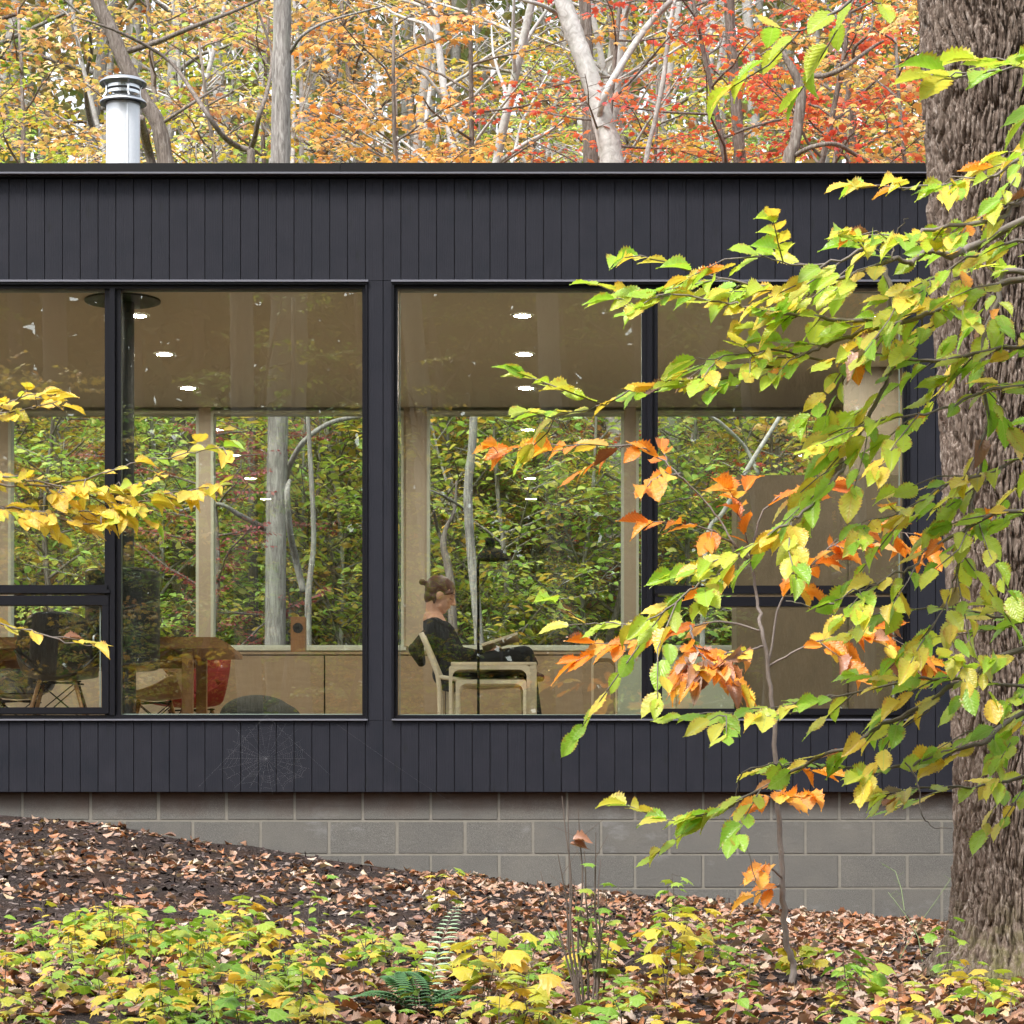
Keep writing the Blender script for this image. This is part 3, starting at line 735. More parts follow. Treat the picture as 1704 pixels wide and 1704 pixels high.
# ------------------------------------------------------------------ the reading woman
def woman():
    D = 19.6; P = lambda a, b, dy=0: at(a, b, D) + Vector((0, dy, 0))
    hc = P(733.5, 990); tilt = R(-20)
    f = Vector((math.cos(tilt), 0, math.sin(tilt))); u = Vector((-math.sin(tilt), 0, math.cos(tilt))); s = Vector((0, -1, 0))
    rot = Matrix((f, s, u)).transposed()
    H = lambda a, b, c=0: hc + f * a + u * b + s * c
    body = MB()
    body.ball(H(-.008, .022), (.093, .074, .088), 4, rot); body.ball(H(.028, -.035), (.056, .054, .072), 4, rot)
    body.ball(H(.05, -.092), (.023, .024, .017), 3, rot); body.ball(H(.074, -.056), (.014, .022, .012), 3, rot)
    body.capsule(H(.083, .008), H(.102, -.026), .009, .012); body.ball(H(.096, -.032), (.012, .016, .009), 3, rot)
    body.ball(H(.066, .022), (.022, .05, .013), 3, rot); body.capsule(H(.02, -.075, .04), H(.05, -.092, .01), .016, .014)
    body.capsule(H(.02, -.075, -.04), H(.05, -.092, -.01), .016, .014)
    for q in (1, -1): body.ball(H(.058, -.022, .034 * q), (.018, .016, .016), 3, rot)
    for q in (1, -1): body.ball(H(-.006, -.012, .074 * q), (.017, .009, .029), 3, rot)
    neck = P(721, 1030)
    body.capsule(H(-.028, -.05), neck, .052, .056); body.capsule(neck, P(732, 1064), .07, .1)
    sh = {q: P(727, 1048, -.165 * q) for q in (1, -1)}
    el = {1: P(757, 1092, -.20), -1: P(768, 1090, .2)}
    wr = {1: P(808, 1093, -.10), -1: P(812, 1086, .10)}
    kn = {1: P(873, 1093, -.10), -1: P(870, 1090, .13)}
    hp = {1: P(752, 1120, -.09), -1: P(752, 1118, .09)}
    for q in (1, -1):
        body.capsule(neck, sh[q], .05, .045); body.capsule(sh[q], el[q], .042, .034); body.capsule(el[q], wr[q], .034, .022)
        body.capsule(P(735, 1062, -.06 * q), P(750, 1115, -.07 * q), .09, .09)
        body.capsule(hp[q], kn[q], .07, .045)
    an = {1: Vector((X0(893, D), D - .12, ZF + .09)), -1: P(884, 1112, -.02)}
    for q in (1, -1): body.capsule(kn[q], an[q], .048, .03)
    toe = {1: an[1] + Vector((.13, -.02, -.05)), -1: an[-1] + Vector((.06, -.1, -.07))}
    for q in (1, -1): body.capsule(an[q] + Vector((-.02, 0, -.045)), toe[q], .032, .024)
    # hands holding the book: palm, four fingers, thumb
    for q, base in ((1, P(813, 1090, -.10)), (-1, P(816, 1083, .08))):
        c2 = base + Vector((.065, .02 * q, .012)); body.capsule(wr[q], base, .021, .021)
        body.capsule(base + Vector((0, -.018, 0)), c2 + Vector((0, -.022, 0)), .014, .013); body.capsule(base + Vector((0, .018, 0)), c2 + Vector((0, .02, 0)), .014, .013); body.capsule(base, c2, .016, .014)
        for k in range(4):
            a = c2 + Vector((.0 - .002 * k, (-.028 + .018 * k), -.001)); L = (.037, .042, .04, .031)[k]
            b = a + Vector((L * .6, .008 * q, -.012)); c = b + Vector((L * .42, .012 * q, .008))
            body.capsule(a, b, .0088, .0082, 8); body.capsule(b, c, .0082, .0066, 8)
        t0 = base + Vector((.02, -.005 * q, .018)); t1 = t0 + Vector((.032, .006, .024)); t2 = t1 + Vector((.026, .01, .006))
        body.capsule(t0, t1, .011, .0095, 8); body.capsule(t1, t2, .0095, .0075, 8)
    me = fuse(body, .0042, 3, .5)
    pr = link_mesh('person', me, M['skin'], None, True)
    tag(pr, 'woman with auburn hair in a bun and black clothes sitting and reading a book', 'woman')
    # hair
    h = MB()
    h.ball(H(-.024, .040), (.094, .083, .083), 4, rot); h.ball(H(-.058, -.022), (.046, .066, .062), 4, rot); h.ball(H(-.045, .02), (.07, .08, .07), 4, rot)
    h.capsule(H(-.095, .03), H(-.122, .035), .02, .014); h.ball(H(-.143, .038), (.022, .024, .022), 3, rot); h.ball(H(-.150, .045), (.014, .016, .012), 3, rot)
    for q in (1, -1):
        h.capsule(H(.05, .075, .02 * q), H(.068, .035, .055 * q), .018, .012); h.capsule(H(.068, .035, .055 * q), H(.03, .01, .072 * q), .012, .008)
        h.capsule(H(-.03, -.03, .062 * q), H(-.02, -.07, .05 * q), .02, .006)
    h.capsule(H(.04, .085), H(.072, .055), .022, .013)
    link_mesh('hair', fuse(h, .005, 3), M['hair'], pr, True)
    e = MB()
    for q in (1, -1):
        e.tube([H(.070, -.005, .046 * q), H(.0765, -.008, .034 * q), H(.077, -.005, .022 * q)], .0022, 6)
        e.tube([H(.077, .026, .048 * q), H(.086, .030, .034 * q), H(.087, .026, .018 * q)], .0026, 6)
    e.build('lashes', M['hair'], pr)
    # sweater
    g = MB()
    g.capsule(P(720, 1036), P(722, 1042), .066, .075)
    for q in (1, -1):
        g.capsule(P(721, 1042, -.03 * q), sh[q], .062, .064); g.capsule(sh[q], el[q], .06, .056); g.capsule(el[q], wr[q] - (wr[q] - el[q]) * .06, .056, .032)
        g.capsule(P(733, 1060, -.07 * q), P(747, 1095, -.085 * q), .108, .12); g.capsule(P(747, 1095, -.085 * q), P(752, 1122, -.07 * q), .12, .12)
    me = fuse(g, .007, 5)
    link_mesh('sweater', me, M['sweater'], pr, True)
    t = MB()
    for q in (1, -1):
        t.capsule(hp[q], kn[q], .1, .066); t.capsule(kn[q], an[q] + Vector((0, 0, .03)), .064, .045)
    t.ball(P(752, 1122), (.13, .17, .1), 3)
    link_mesh('trousers', fuse(t, .008, 5), M['trousers'], pr, True)
    c = MB()
    for q in (1, -1): c.capsule(an[q] + Vector((-.02, 0, -.045)), toe[q], .038, .03); c.capsule(an[q] + Vector((-.01, 0, -.03)), an[q] + Vector((0, 0, .05)), .036, .038)
    link_mesh('socks', fuse(c, .008, 3), M['sock'], pr, True)
    # book
    b = MB(); bo = empty('book', P(835, 1080), 'open pale paged book held in the hands of the reading woman', 'book')
    d = (P(868, 1068) - P(806, 1088)).normalized(); nrm = Vector((-d.z, 0, d.x))
    def leafblock(m, y0, y1, lift, th, off=0):
        p0 = P(806, 1088) + nrm * off; p1 = p0 + d * .245; V = []
        for a in (p0, p1):
            for yy, up in ((y0, 0), ((y0 + y1) / 2, lift * .8), (y1, lift)):
                for q in (0, th): V.append(a + Vector((0, yy, 0)) + nrm * (up + q))
        Fs = [(0, 2, 3, 1), (2, 4, 5, 3), (6, 7, 9, 8), (8, 9, 11, 10), (0, 6, 8, 2), (2, 8, 10, 4), (1, 3, 9, 7), (3, 5, 11, 9), (0, 1, 7, 6), (4, 10, 11, 5)]
        m.add(V, Fs)
    leafblock(b, 0, -.15, .03, .014, .012); leafblock(b, 0, .15, .03, .014, .012); b.build('pages', M['paper'], bo, False, True)
    b = MB(); leafblock(b, 0, -.155, .03, .003, .008); leafblock(b, 0, .155, .03, .003, .008); b.build('cover', M['palewood'], bo, False, True)
woman()

# ------------------------------------------------------------------ orb web on the siding
def web():
    e = empty('spider_web', at(450, 1250, D0 - .03), 'faint orb web stretched across the boards below the left window', 'spider web')
    m = MB(); c = (443, 1262); n = 22
    def Q(a, r): return at(c[0] + math.cos(a) * r * 1.05, c[1] + math.sin(a) * r * .85, D0 - .03)
    rr = [random.uniform(62, 80) for _ in range(n)]
    for k in range(n): m.tube([at(*c, D0 - .03), Q(2 * math.pi * k / n, rr[k])], .0002, 3, False)
    for j in range(14):
        for k in range(n):
            if random.random() < .42: continue
            a, b = 2 * math.pi * k / n, 2 * math.pi * (k + 1) / n; q = .22 + j * .055
            m.tube([Q(a, rr[k] * q), Q((a + b) / 2, (rr[k] + rr[(k + 1) % n]) / 2 * q * .96), Q(b, rr[(k + 1) % n] * q)], .00016, 3, False)
    for a, b in (((443, 1190), (330, 1310)), ((443, 1190), (550, 1290)), ((370, 1330), (520, 1330)), ((560, 1205), (765, 1345))):
        m.tube([at(*a, D0 - .03), at((a[0] + b[0]) / 2, (a[1] + b[1]) / 2 + 2, D0 - .032), at(*b, D0 - .03)], .00028, 3, False)
    m.build('silk', simple('silk', (.22, .22, .23, 1), .6), e)
web()
# ------------------------------------------------------------------ leaf shapes  (x across, y along, z up; unit length)
def T_simple(w=.55):
    v = np.array([(0, 0, 0), (0, .5, -.05), (0, 1, -.16), (-w / 2, .38, .03), (-w * .38, .72, -.02), (w / 2, .38, .03), (w * .38, .72, -.02)], float)
    f = np.array([(0, 1, 3, 3), (1, 4, 3, 3), (1, 2, 4, 4), (0, 5, 1, 1), (1, 5, 6, 6), (1, 6, 2, 2)])
    return v, np.array([(a, b, c) for a, b, c, _ in f])
def T_star(lobes=5, depth=.45, seed=0, curl=.12, asp=1.0):
    r = np.random.default_rng(seed); pts = [(0, 0)]
    for k in range(lobes):
        a = R(-110 + 220 * k / (lobes - 1)); L = .62 * (1 - .28 * abs(k - (lobes - 1) / 2) / (lobes / 2)) * r.uniform(.92, 1.08)
        for da, q in ((-.2, .66), (0, 1), (.2, .66)): pts.append((math.sin(a + da) * L * q * asp, .42 + math.cos(a + da) * L * q))
        if k < lobes - 1:
            a2 = R(-110 + 220 * (k + .5) / (lobes - 1)); pts.append((math.sin(a2) * .62 * depth * asp, .42 + math.cos(a2) * .62 * depth))
    v = [(x, y, 0) for x, y in pts]; v.append((0, .42, .05)); v = np.array(v, float)
    v[:, 2] += -curl * (v[:, 0] ** 2 * 1.6 + (v[:, 1] - .4) ** 2) + r.uniform(-.02, .02, len(v))
    n = len(pts); f = [(n, i, (i + 1) % n) for i in range(n)]
    return v, np.array(f)
def T_toothed(w=.58, teeth=11, bend=.25, fold=.18, curl=0., seed=0, twist=0., ragged=0.):
    """broad toothed leaf on a fine grid: strip either side of the midrib"""
    r = np.random.default_rng(seed); n = teeth * 2 + 1; V = []; UV = []
    for i in range(n):
        t = i / (n - 1); prof = math.sin(math.pi * min(1, t * 1.06) ** .82) ** .85 if 0 < t < .945 else 0
        hw = w / 2 * max(prof, .0)
        if i == n - 1: hw = 0
        tooth = (.13 if i % 2 else -.05) * (1 if 0 < i < n - 1 else 0)
        for q in (-1, -.5, 0, .5, 1):
            ww = hw * (1 + (tooth if abs(q) == 1 else 0) * 1.1) * (1 - (r.random() * ragged if abs(q) == 1 else 0))
            x = q * ww; y = t + (-.018 if (abs(q) == 1 and i % 2) else 0)
            wave = .012 * math.sin(t * teeth * math.pi * 1.0) * abs(q)
            z = abs(x) * fold * 2 - bend * t * t + wave + curl * (x * x) * 6 + math.sin(t * 5 + seed) * .025 * q
            a = twist * t; V.append((x * math.cos(a) - z * math.sin(a), y, x * math.sin(a) + z * math.cos(a))); UV.append((.5 + q * .5 * (hw / (w / 2)), t))
    Fc = []
    for i in range(n - 1):
        for j in range(4): Fc.append((i * 5 + j, i * 5 + j + 1, (i + 1) * 5 + j + 1, (i + 1) * 5 + j))
    return np.array(V), np.array(Fc), np.array(UV)
def frames(dirs, ups):
    """matrices whose y axis is the leaf's direction and z near up"""
    y = dirs / np.linalg.norm(dirs, axis=1, keepdims=True); x = np.cross(y, ups); x /= np.linalg.norm(x, axis=1, keepdims=True) + 1e-9
    return np.stack([x, y, np.cross(x, y)], 2)
def cloud(name, tmpls, pos, M3, scale, mat, parent=None, seed=0, smooth=False):
    """one mesh of many leaves; tmpls are (verts, faces[, uv]) with equal face width"""
    r = np.random.default_rng(seed); pick = r.integers(0, len(tmpls), len(pos)); Vs = []; Fs = []; U = []; b = 0
    for k, tp in enumerate(tmpls):
        s = np.where(pick == k)[0]
        if not len(s): continue
        v, f = tp[0], tp[1]; W = np.einsum('nij,vj->nvi', M3[s], v) * scale[s][:, None, None] + pos[s][:, None, :]
        Vs.append(W.reshape(-1, 3)); Fs.append((f[None] + (np.arange(len(s)) * len(v))[:, None, None] + b).reshape(-1, f.shape[1])); b += len(s) * len(v)
        uv = tp[2] if len(tp) > 2 else v[:, :2] * [1, 1] + [.5, 0]; U.append(np.tile(uv, (len(s), 1)))
    me = big_mesh(name, np.concatenate(Vs), np.concatenate(Fs), np.concatenate(U))
    return link_mesh(name, me, mat, parent, smooth)
SIMPLE = [T_simple(.5), T_simple(.62), T_simple(.42)]
STAR = [T_star(5, .5, i, .25 + .2 * i) for i in range(3)]
def toothed_set(**k): return [T_toothed(w=.54, bend=.06, fold=.10, seed=1, **k), T_toothed(w=.60, bend=.16, fold=.16, seed=2, **k), T_toothed(w=.50, bend=.10, fold=.3, twist=.35, seed=3, **k), T_toothed(w=.58, bend=.22, fold=.08, twist=-.3, seed=4, **k), T_toothed(w=.46, bend=-.06, fold=.2, curl=-.25, seed=5, **k), T_toothed(w=.52, bend=.3, fold=.35, curl=.2, twist=.2, seed=6, **k)]
TOOTH = toothed_set()
RAGGED = toothed_set(ragged=.25) + [T_toothed(w=.5, bend=.4, fold=.3, curl=.35, twist=.6, seed=9, ragged=.2), T_toothed(w=.5, bend=-.2, fold=.3, curl=.3, twist=-.7, seed=10, ragged=.2)]

# ------------------------------------------------------------------ leaf and bark materials
G_ = lambda a, b, c: (a, b, c, 1)
LM = dict(
 green=leaf_mat('green_foliage', [(0, G_(.13, .29, .04)), (.35, G_(.22, .38, .055)), (.6, G_(.36, .46, .07)), (.8, G_(.55, .48, .08)), (1, G_(.16, .30, .05))], spots=False),
 lime=leaf_mat('yellow_green_foliage', [(0, G_(.28, .42, .07)), (.3, G_(.46, .52, .08)), (.6, G_(.70, .58, .10)), (.85, G_(.74, .44, .10)), (1, G_(.26, .40, .07))], spots=False),
 orange=leaf_mat('orange_foliage', [(0, G_(.78, .36, .10)), (.35, G_(.82, .47, .15)), (.6, G_(.74, .25, .08)), (.82, G_(.82, .60, .20)), (1, G_(.46, .13, .07))], spots=False),
 yellow=leaf_mat('yellow_foliage', [(0, G_(.82, .60, .09)), (.4, G_(.80, .48, .08)), (.7, G_(.52, .54, .09)), (.9, G_(.78, .34, .08)), (1, G_(.62, .56, .16))], spots=False),
 red=leaf_mat('scarlet_foliage', [(0, G_(.76, .14, .08)), (.3, G_(.72, .09, .08)), (.55, G_(.78, .25, .10)), (.8, G_(.55, .06, .07)), (1, G_(.7, .4, .12))], spots=False),
 rust=leaf_mat('rusty_pink_foliage', [(0, G_(.55, .24, .14)), (.4, G_(.60, .30, .20)), (.65, G_(.66, .44, .15)), (.85, G_(.52, .24, .20)), (1, G_(.52, .52, .16))], spots=False),
 fern=leaf_mat('fresh_green_foliage', [(0, G_(.30, .52, .12)), (.4, G_(.44, .64, .15)), (.7, G_(.60, .68, .18)), (.9, G_(.80, .70, .22)), (1, G_(.32, .56, .15))], spots=False),
 amber=leaf_mat('pale_amber_foliage', [(0, G_(.72, .46, .20)), (.35, G_(.80, .60, .30)), (.6, G_(.60, .56, .16)), (.82, G_(.80, .42, .18)), (1, G_(.55, .30, .18))], spots=False),
 wine=leaf_mat('wine_red_foliage', [(0, G_(.30, .05, .07)), (.5, G_(.38, .09, .10)), (1, G_(.28, .10, .08))], spots=False))
BK = dict(
 grey=bark_mat('grey_bark', (.10, .09, .08), (.24, .22, .20), (.40, .38, .35), 40, 5, .9, .01, (.36, .38, .31, 1)),
 brown=bark_mat('brown_bark', (.075, .06, .05), (.17, .14, .12), (.29, .26, .23), 34, 5, 1, .012),
 pale=bark_mat('pale_smooth_bark', (.26, .24, .22), (.42, .40, .38), (.56, .54, .52), 9, 9, .3, .004, (.30, .32, .27, 1)),
 twig=simple('twig_bark', (.115, .09, .075, 1), .8, 0, .3, .3, 30))
BK['big'] = bark_mat('deep_furrowed_bark', (.075, .055, .045), (.20, .165, .14), (.36, .32, .285), 48, 7, .8, .006)

# ------------------------------------------------------------------ trees
def wob(p0, p1, n, amp, r, sag=0):
    p0 = np.array(p0, float); p1 = np.array(p1, float); L = np.linalg.norm(p1 - p0); o = []
    ph = r.uniform(0, 6, 6)
    for i in range(n):
        t = i / (n - 1); q = p0 + (p1 - p0) * t
        q = q + np.array([math.sin(t * 5 + ph[0]) + .5 * math.sin(t * 11 + ph[1]), math.sin(t * 4.2 + ph[2]) + .5 * math.sin(t * 12 + ph[3]), .6 * math.sin(t * 6 + ph[4])]) * amp * L * math.sin(math.pi * min(t, .97) ** .8) * .5
        q[2] -= sag * L * (t * t)
        o.append(q)
    return o
def tree_mesh(seed, H=9, r0=.09, limbs=30, lo=.12, spread=2.4, twig_gap=.13, leaf_gap=.055, leaf=.085, tmpl=SIMPLE, lean=(.3, .2), flat=.42, dens=1., fork=False, limb_up=(8, 42)):
    """trunk with limbs and twigs, and its leaves laid in layered sprays; base at the origin"""
    r = np.random.default_rng(seed); m = MB()
    top = np.array([lean[0] * H * .3 * r.normal(), lean[1] * H * .3 * r.normal(), H])
    tr = wob((0, 0, -.3), top, 14, .035, r); rad = [r0 * (1.25 if i == 0 else 1) * (1 - .86 * i / 13) + .006 for i in range(14)]
    m.tube(tr, rad, 9)
    P = []; Dn = []; N = []
    def leaves_on(a, b, side_n):
        L = np.linalg.norm(b - a); n = int(L / leaf_gap * dens * 1.45)
        for k in range(n):
            t = (k + r.random()) / n; p = a + (b - a) * t; d = (b - a) / L
            s = np.cross(d, side_n); s /= np.linalg.norm(s) + 1e-9; s = s * (1 if k % 2 else -1)
            dd = d * r.uniform(.2, .8) + s * r.uniform(.5, 1) + np.array([0, 0, r.uniform(-.55, .1)])
            P.append(p + s * .015); Dn.append(dd); N.append(side_n + r.normal(0, flat, 3))
    for i in range(limbs):
        t = lo + (1 - lo) * ((i + r.random()) / limbs) ** .9; f = t * 13; k = min(int(f), 12); p = tr[k] + (tr[k + 1] - tr[k]) * (f - k)
        az = i * 2.4 + r.uniform(-.5, .5); el = R(r.uniform(*limb_up)); L = spread * (math.sin(math.pi * (.12 + .86 * t)) * .75 + .25) * r.uniform(.65, 1.15)
        e = p + L * np.array([math.cos(az) * math.cos(el), math.sin(az) * math.cos(el), math.sin(el)])
        lp = wob(p, e, 7, .06, r, .12); rl = rad[k] * .42 + .004
        m.tube(lp, [max(rl * (1 - .8 * q / 6), .004) for q in range(7)], 5, False)
        nt = max(3, int(L / twig_gap))
        for q in range(nt):
            u = .18 + .82 * (q + r.random()) / nt; f2 = u * 6; k2 = min(int(f2), 5); a = lp[k2] + (lp[k2 + 1] - lp[k2]) * (f2 - k2)
            d = lp[k2 + 1] - lp[k2]; d /= np.linalg.norm(d); s = np.cross(d, [0, 0, 1.]); s /= np.linalg.norm(s) + 1e-9
            Lt = r.uniform(.28, .75) * (1.15 - .6 * u) * (spread / 2.4) ** .5
            b = a + Lt * (d * r.uniform(.45, .9) + s * (1 if q % 2 else -1) * r.uniform(.6, 1) + np.array([0, 0, r.uniform(-.25, .3)]))
            m.tube([a, (a + b) / 2 + r.normal(0, .02, 3), b], [.0045, .0035, .002], 3, False)
            leaves_on(a + (b - a) * .1, b, np.array([r.normal(0, .2), r.normal(0, .2), 1.]))
    me_t = m.mesh('trunk'); me_t.polygons.foreach_set('use_smooth', [True] * len(me_t.polygons))
    if len(P) == 0: return me_t, None
    P = np.array(P); Mx = frames(np.array(Dn), np.array(N)); sc = leaf * r.uniform(.65, 1.25, len(P))
    o = cloud('crown', tmpl, P, Mx, sc, None, None, seed); me_c = o.data; bpy.data.objects.remove(o)
    return me_t, me_c
def plant_tree(name, meshes, x, y, bark, leaf, label, group=None, cat='tree', scale=1., rz=0., z=None, tilt=(0, 0)):
    z = float(gz(x, y)) if z is None else z
    e = empty(name, (x, y, z), label, cat, group); e.rotation_euler = (tilt[0], tilt[1], rz); e.scale = (scale,) * 3
    for nm, me, mt in (('trunk', meshes[0], bark), ('crown', meshes[1], leaf)):
        if me is None or mt is None: continue
        o = bpy.data.objects.new(nm, me); COL.objects.link(o); o.parent = e
        if not me.materials: me.materials.append(mt)
        o.material_slots[0].link = 'OBJECT'; o.material_slots[0].material = mt
    return e
print('making tree meshes')
TM = dict(
 u1=tree_mesh(1, 8.5, .07, 34, .1, 2.3), u2=tree_mesh(2, 7.5, .06, 32, .08, 2.5, tmpl=STAR, leaf=.095, leaf_gap=.07), u3=tree_mesh(3, 10, .08, 36, .15, 2.2),
 u4=tree_mesh(4, 9, .075, 30, .2, 2.6, tmpl=STAR, leaf=.10, leaf_gap=.075, lean=(.8, .4)),
 tall=tree_mesh(5, 17, .15, 34, .32, 3.2, twig_gap=.2, tmpl=STAR, leaf=.105, leaf_gap=.075), tall2=tree_mesh(6, 16, .12, 30, .42, 3., twig_gap=.2, leaf=.1, leaf_gap=.07),
 bush=tree_mesh(7, 3.6, .03, 26, .05, 1.5, twig_gap=.12, leaf=.085, leaf_gap=.055, limb_up=(15, 55)),
 bare=tree_mesh(8, 15, .07, 40, .15, 2.3, twig_gap=.16, dens=0., limb_up=(25, 62)), bare2=tree_mesh(9, 13, .05, 34, .1, 1.9, twig_gap=.2, dens=0., lean=(1., .4), limb_up=(25, 60)),
 sparse=tree_mesh(10, 11, .06, 30, .15, 2.6, twig_gap=.2, leaf_gap=.12, tmpl=STAR, leaf=.1))
# ------------------------------------------------------------------ the woods behind the house
LAB = {'green': 'green leaved', 'lime': 'yellow green', 'orange': 'orange leaved', 'yellow': 'yellow leaved', 'red': 'scarlet leaved', 'rust': 'rusty pink leaved', 'wine': 'wine red leaved', 'fern': 'fresh green leaved', 'amber': 'pale amber leaved'}
def forest():
    r = np.random.default_rng(21); spots = []
    def put(kind, mesh, px, D, scale=1., label=None, bark='brown', name='understory_tree'):
        x = X0(px, D); spots.append((x, D))
        plant_tree(name, TM[mesh], x, D, BK[bark], LM[kind], label or (LAB[kind] + ' understory tree among the woods behind the house'), LAB[kind] + ' trees in the woods', 'tree', scale, r.uniform(0, 6.28))
    # near row, read from the photograph (pixel column, depth)
    for k, ms, px, D, s in (
        ('amber', 'u4', 60, 33, 1.0), ('yellow', 'u3', 150, 36, 1.05), ('fern', 'u2', 110, 30.5, .72), ('lime', 'u1', -60, 31, .9), ('fern', 'u1', 250, 32.5, .72), ('fern', 'u3', 380, 34, .62),
        ('amber', 'u3', 330, 38, 1.12), ('rust', 'u2', 410, 42, 1.35), ('lime', 'u4', 520, 37, 1.0), ('fern', 'u4', 560, 31.5, .62), ('wine', 'u3', 560, 34, .66), ('wine', 'u1', 350, 29.5, .62),
        ('orange', 'u2', 640, 34, 1.15), ('orange', 'sparse', 760, 36, 1.0), ('amber', 'u4', 700, 42, 1.35), ('rust', 'u2', 850, 32, .72), ('lime', 'u1', 900, 33, .70), ('fern', 'u3', 690, 31, .55), ('lime', 'u3', 960, 31, .60), ('rust', 'u1', 780, 35, .66),
        ('lime', 'u2', 1010, 36, .8), ('red', 'sparse', 1010, 34, 1.0), ('red', 'u4', 1210, 34.5, 1.08), ('red', 'sparse', 1270, 36, 1.05), ('fern', 'u1', 1180, 32, .62), ('fern', 'u2', 1290, 31, .60), ('red', 'u2', 1290, 33, .50),
        ('yellow', 'u2', 1250, 42, 1.3), ('lime', 'u3', 1150, 44, 1.3), ('orange', 'u4', 1440, 38, 1.15), ('amber', 'u2', 1520, 33, 1.1), ('yellow', 'u3', 1400, 46, 1.35), ('lime', 'u1', 1490, 42, 1.2), ('orange', 'u1', 1650, 36, 1.1)):
        put(k, ms, px, D, s)
    for i in range(20):
        D = r.uniform(36.5, 48); px = -120 + i * 97 + r.uniform(-40, 40); k = ('yellow', 'lime', 'amber', 'fern', 'yellow', 'amber')[i % 6] if px < 500 else ('amber', 'fern', 'lime', 'orange', 'fern')[i % 5] if px < 950 else ('red', 'amber', 'yellow', 'fern')[i % 4]
        put(k, ('u1', 'u3', 'u2', 'u4')[i % 4], px, D, r.uniform(.8, 1.15))
    # low green layer seen through the rooms
    for i in range(44):
        D = r.uniform(30.5, 40); px = r.uniform(-250, 1750); k = ['fern', 'fern', 'green', 'lime', 'rust', 'fern'][i % 6]
        put(k, 'bush', px, D, r.uniform(1.0, 1.5), LAB[k] + ' bush in the understory behind the house', 'brown', 'bush')
    for i in range(14):
        D = r.uniform(50, 66); px = r.uniform(-500, 2100); k = ['green', 'lime', 'orange', 'yellow', 'green', 'rust', 'fern', 'amber'][i % 8]
        put(k, ['u1', 'u2', 'u3', 'u4', 'tall', 'tall2'][i % 6], px, D, r.uniform(1.0, 1.5), None, ['grey', 'brown'][i % 2])
    for i in range(4):       # tall canopy trees further apart
        D = r.uniform(44, 62); px = -300 + i * 600 + r.uniform(-60, 60); k = ['green', 'lime', 'yellow', 'green', 'orange'][i % 5]
        put(k, ['tall', 'tall2'][i % 2], px, D, r.uniform(1.1, 1.4), 'tall ' + LAB[k] + ' canopy tree deep in the woods', 'grey', 'canopy_tree')
    # pale leafless poles
    for i in range(22):
        D = r.uniform(38, 60); px = [590, 605, 640, 700, 790, 830, 860, 880, 940, 1000, 1060, 1130, 1470, 1500, 1380, 540, 750, 90, 300, 1250, 960, 660][i]
        x = X0(px, D); plant_tree('bare_tree', TM['bare' if i % 2 else 'bare2'], x, D, BK['pale'], None, 'thin pale leafless tree in the woods above the roof line', 'pale leafless trees in the woods', 'tree', r.uniform(.9, 1.4), r.uniform(0, 6.28), None, (r.uniform(-.06, .06), r.uniform(-.12, .12)))
forest()
for i_, (px_, D_, k_) in enumerate(((745, 31, 'fern'), (830, 30.6, 'lime'), (905, 31.4, 'fern'), (985, 30.8, 'fern'), (560, 31.6, 'lime'), (250, 31, 'fern'), (100, 31.5, 'lime'), (1160, 31, 'fern'), (1290, 31.5, 'lime'))):
    plant_tree('bush', TM['bush'], X0(px_, D_), D_, BK['grey'], LM[k_], LAB[k_] + ' bush in the understory behind the house', LAB[k_] + ' trees in the woods', 'tree', 1.2 + .1 * (i_ % 3), i_ * 1.3)
def slim_trunks():
    r = np.random.default_rng(77)
    for i, px in enumerate((120, 215, 275, 375, 420, 560, 590, 820, 905, 960, 1015, 1150, 1270, 1330)):
        D = r.uniform(30.2, 35); plant_tree('bare_tree', TM['bare' if i % 3 == 0 else 'bare2'], X0(px, D), D, BK['grey' if i % 2 else 'pale'], None, 'slim leafless trunk standing close behind the house windows', 'slim leafless trees close behind the house', 'tree', r.uniform(.40, .5), r.uniform(0, 6.28), None, (r.uniform(-.05, .05), r.uniform(-.1, .1)))
slim_trunks()
def hero(name, paths, D, bark, label, leaf=None, sides=12):
    """a trunk read from the photograph: limbs given as (points in px, radii in px)"""
    x0 = at(paths[0][0][0][0], paths[0][0][0][1], D).x; z = float(gz(x0, D)); s = D / F
    e = empty(name, (x0, D, z), label, 'tree')
    for i, (pts, rad) in enumerate(paths):
        r = np.random.default_rng(len(pts) * 7 + i); P = [at(a, b, D + (.25 * math.sin(k * 1.3 + i) if i else 0)) for k, (a, b) in enumerate(pts)]
        if i == 0: P = [Vector((x0 + (P[0].x - P[1].x) * .3, D, z - .2))] + P; rad = [rad[0] * 1.25] + list(rad)
        # Catmull-Rom for a grown line
        Q = []; RR = []
        for k in range(len(P) - 1):
            a, b, c, d = P[max(k - 1, 0)], P[k], P[k + 1], P[min(k + 2, len(P) - 1)]
            for q in range(6):
                t = q / 6; Q.append(.5 * ((2 * b) + (c - a) * t + (2 * a - 5 * b + 4 * c - d) * t * t + (3 * b - a - 3 * c + d) * t ** 3)); RR.append((rad[k] * (1 - t) + rad[k + 1] * t) * s)
        Q.append(P[-1]); RR.append(rad[-1] * s)
        RR = [v * (1 + r.uniform(-.05, .05)) for v in RR]
        m = MB(); m.tube(Q, RR, sides if i == 0 else 7); m.build('trunk' if i == 0 else 'limb', BK[bark], e, True)
    if leaf: pass
    return e
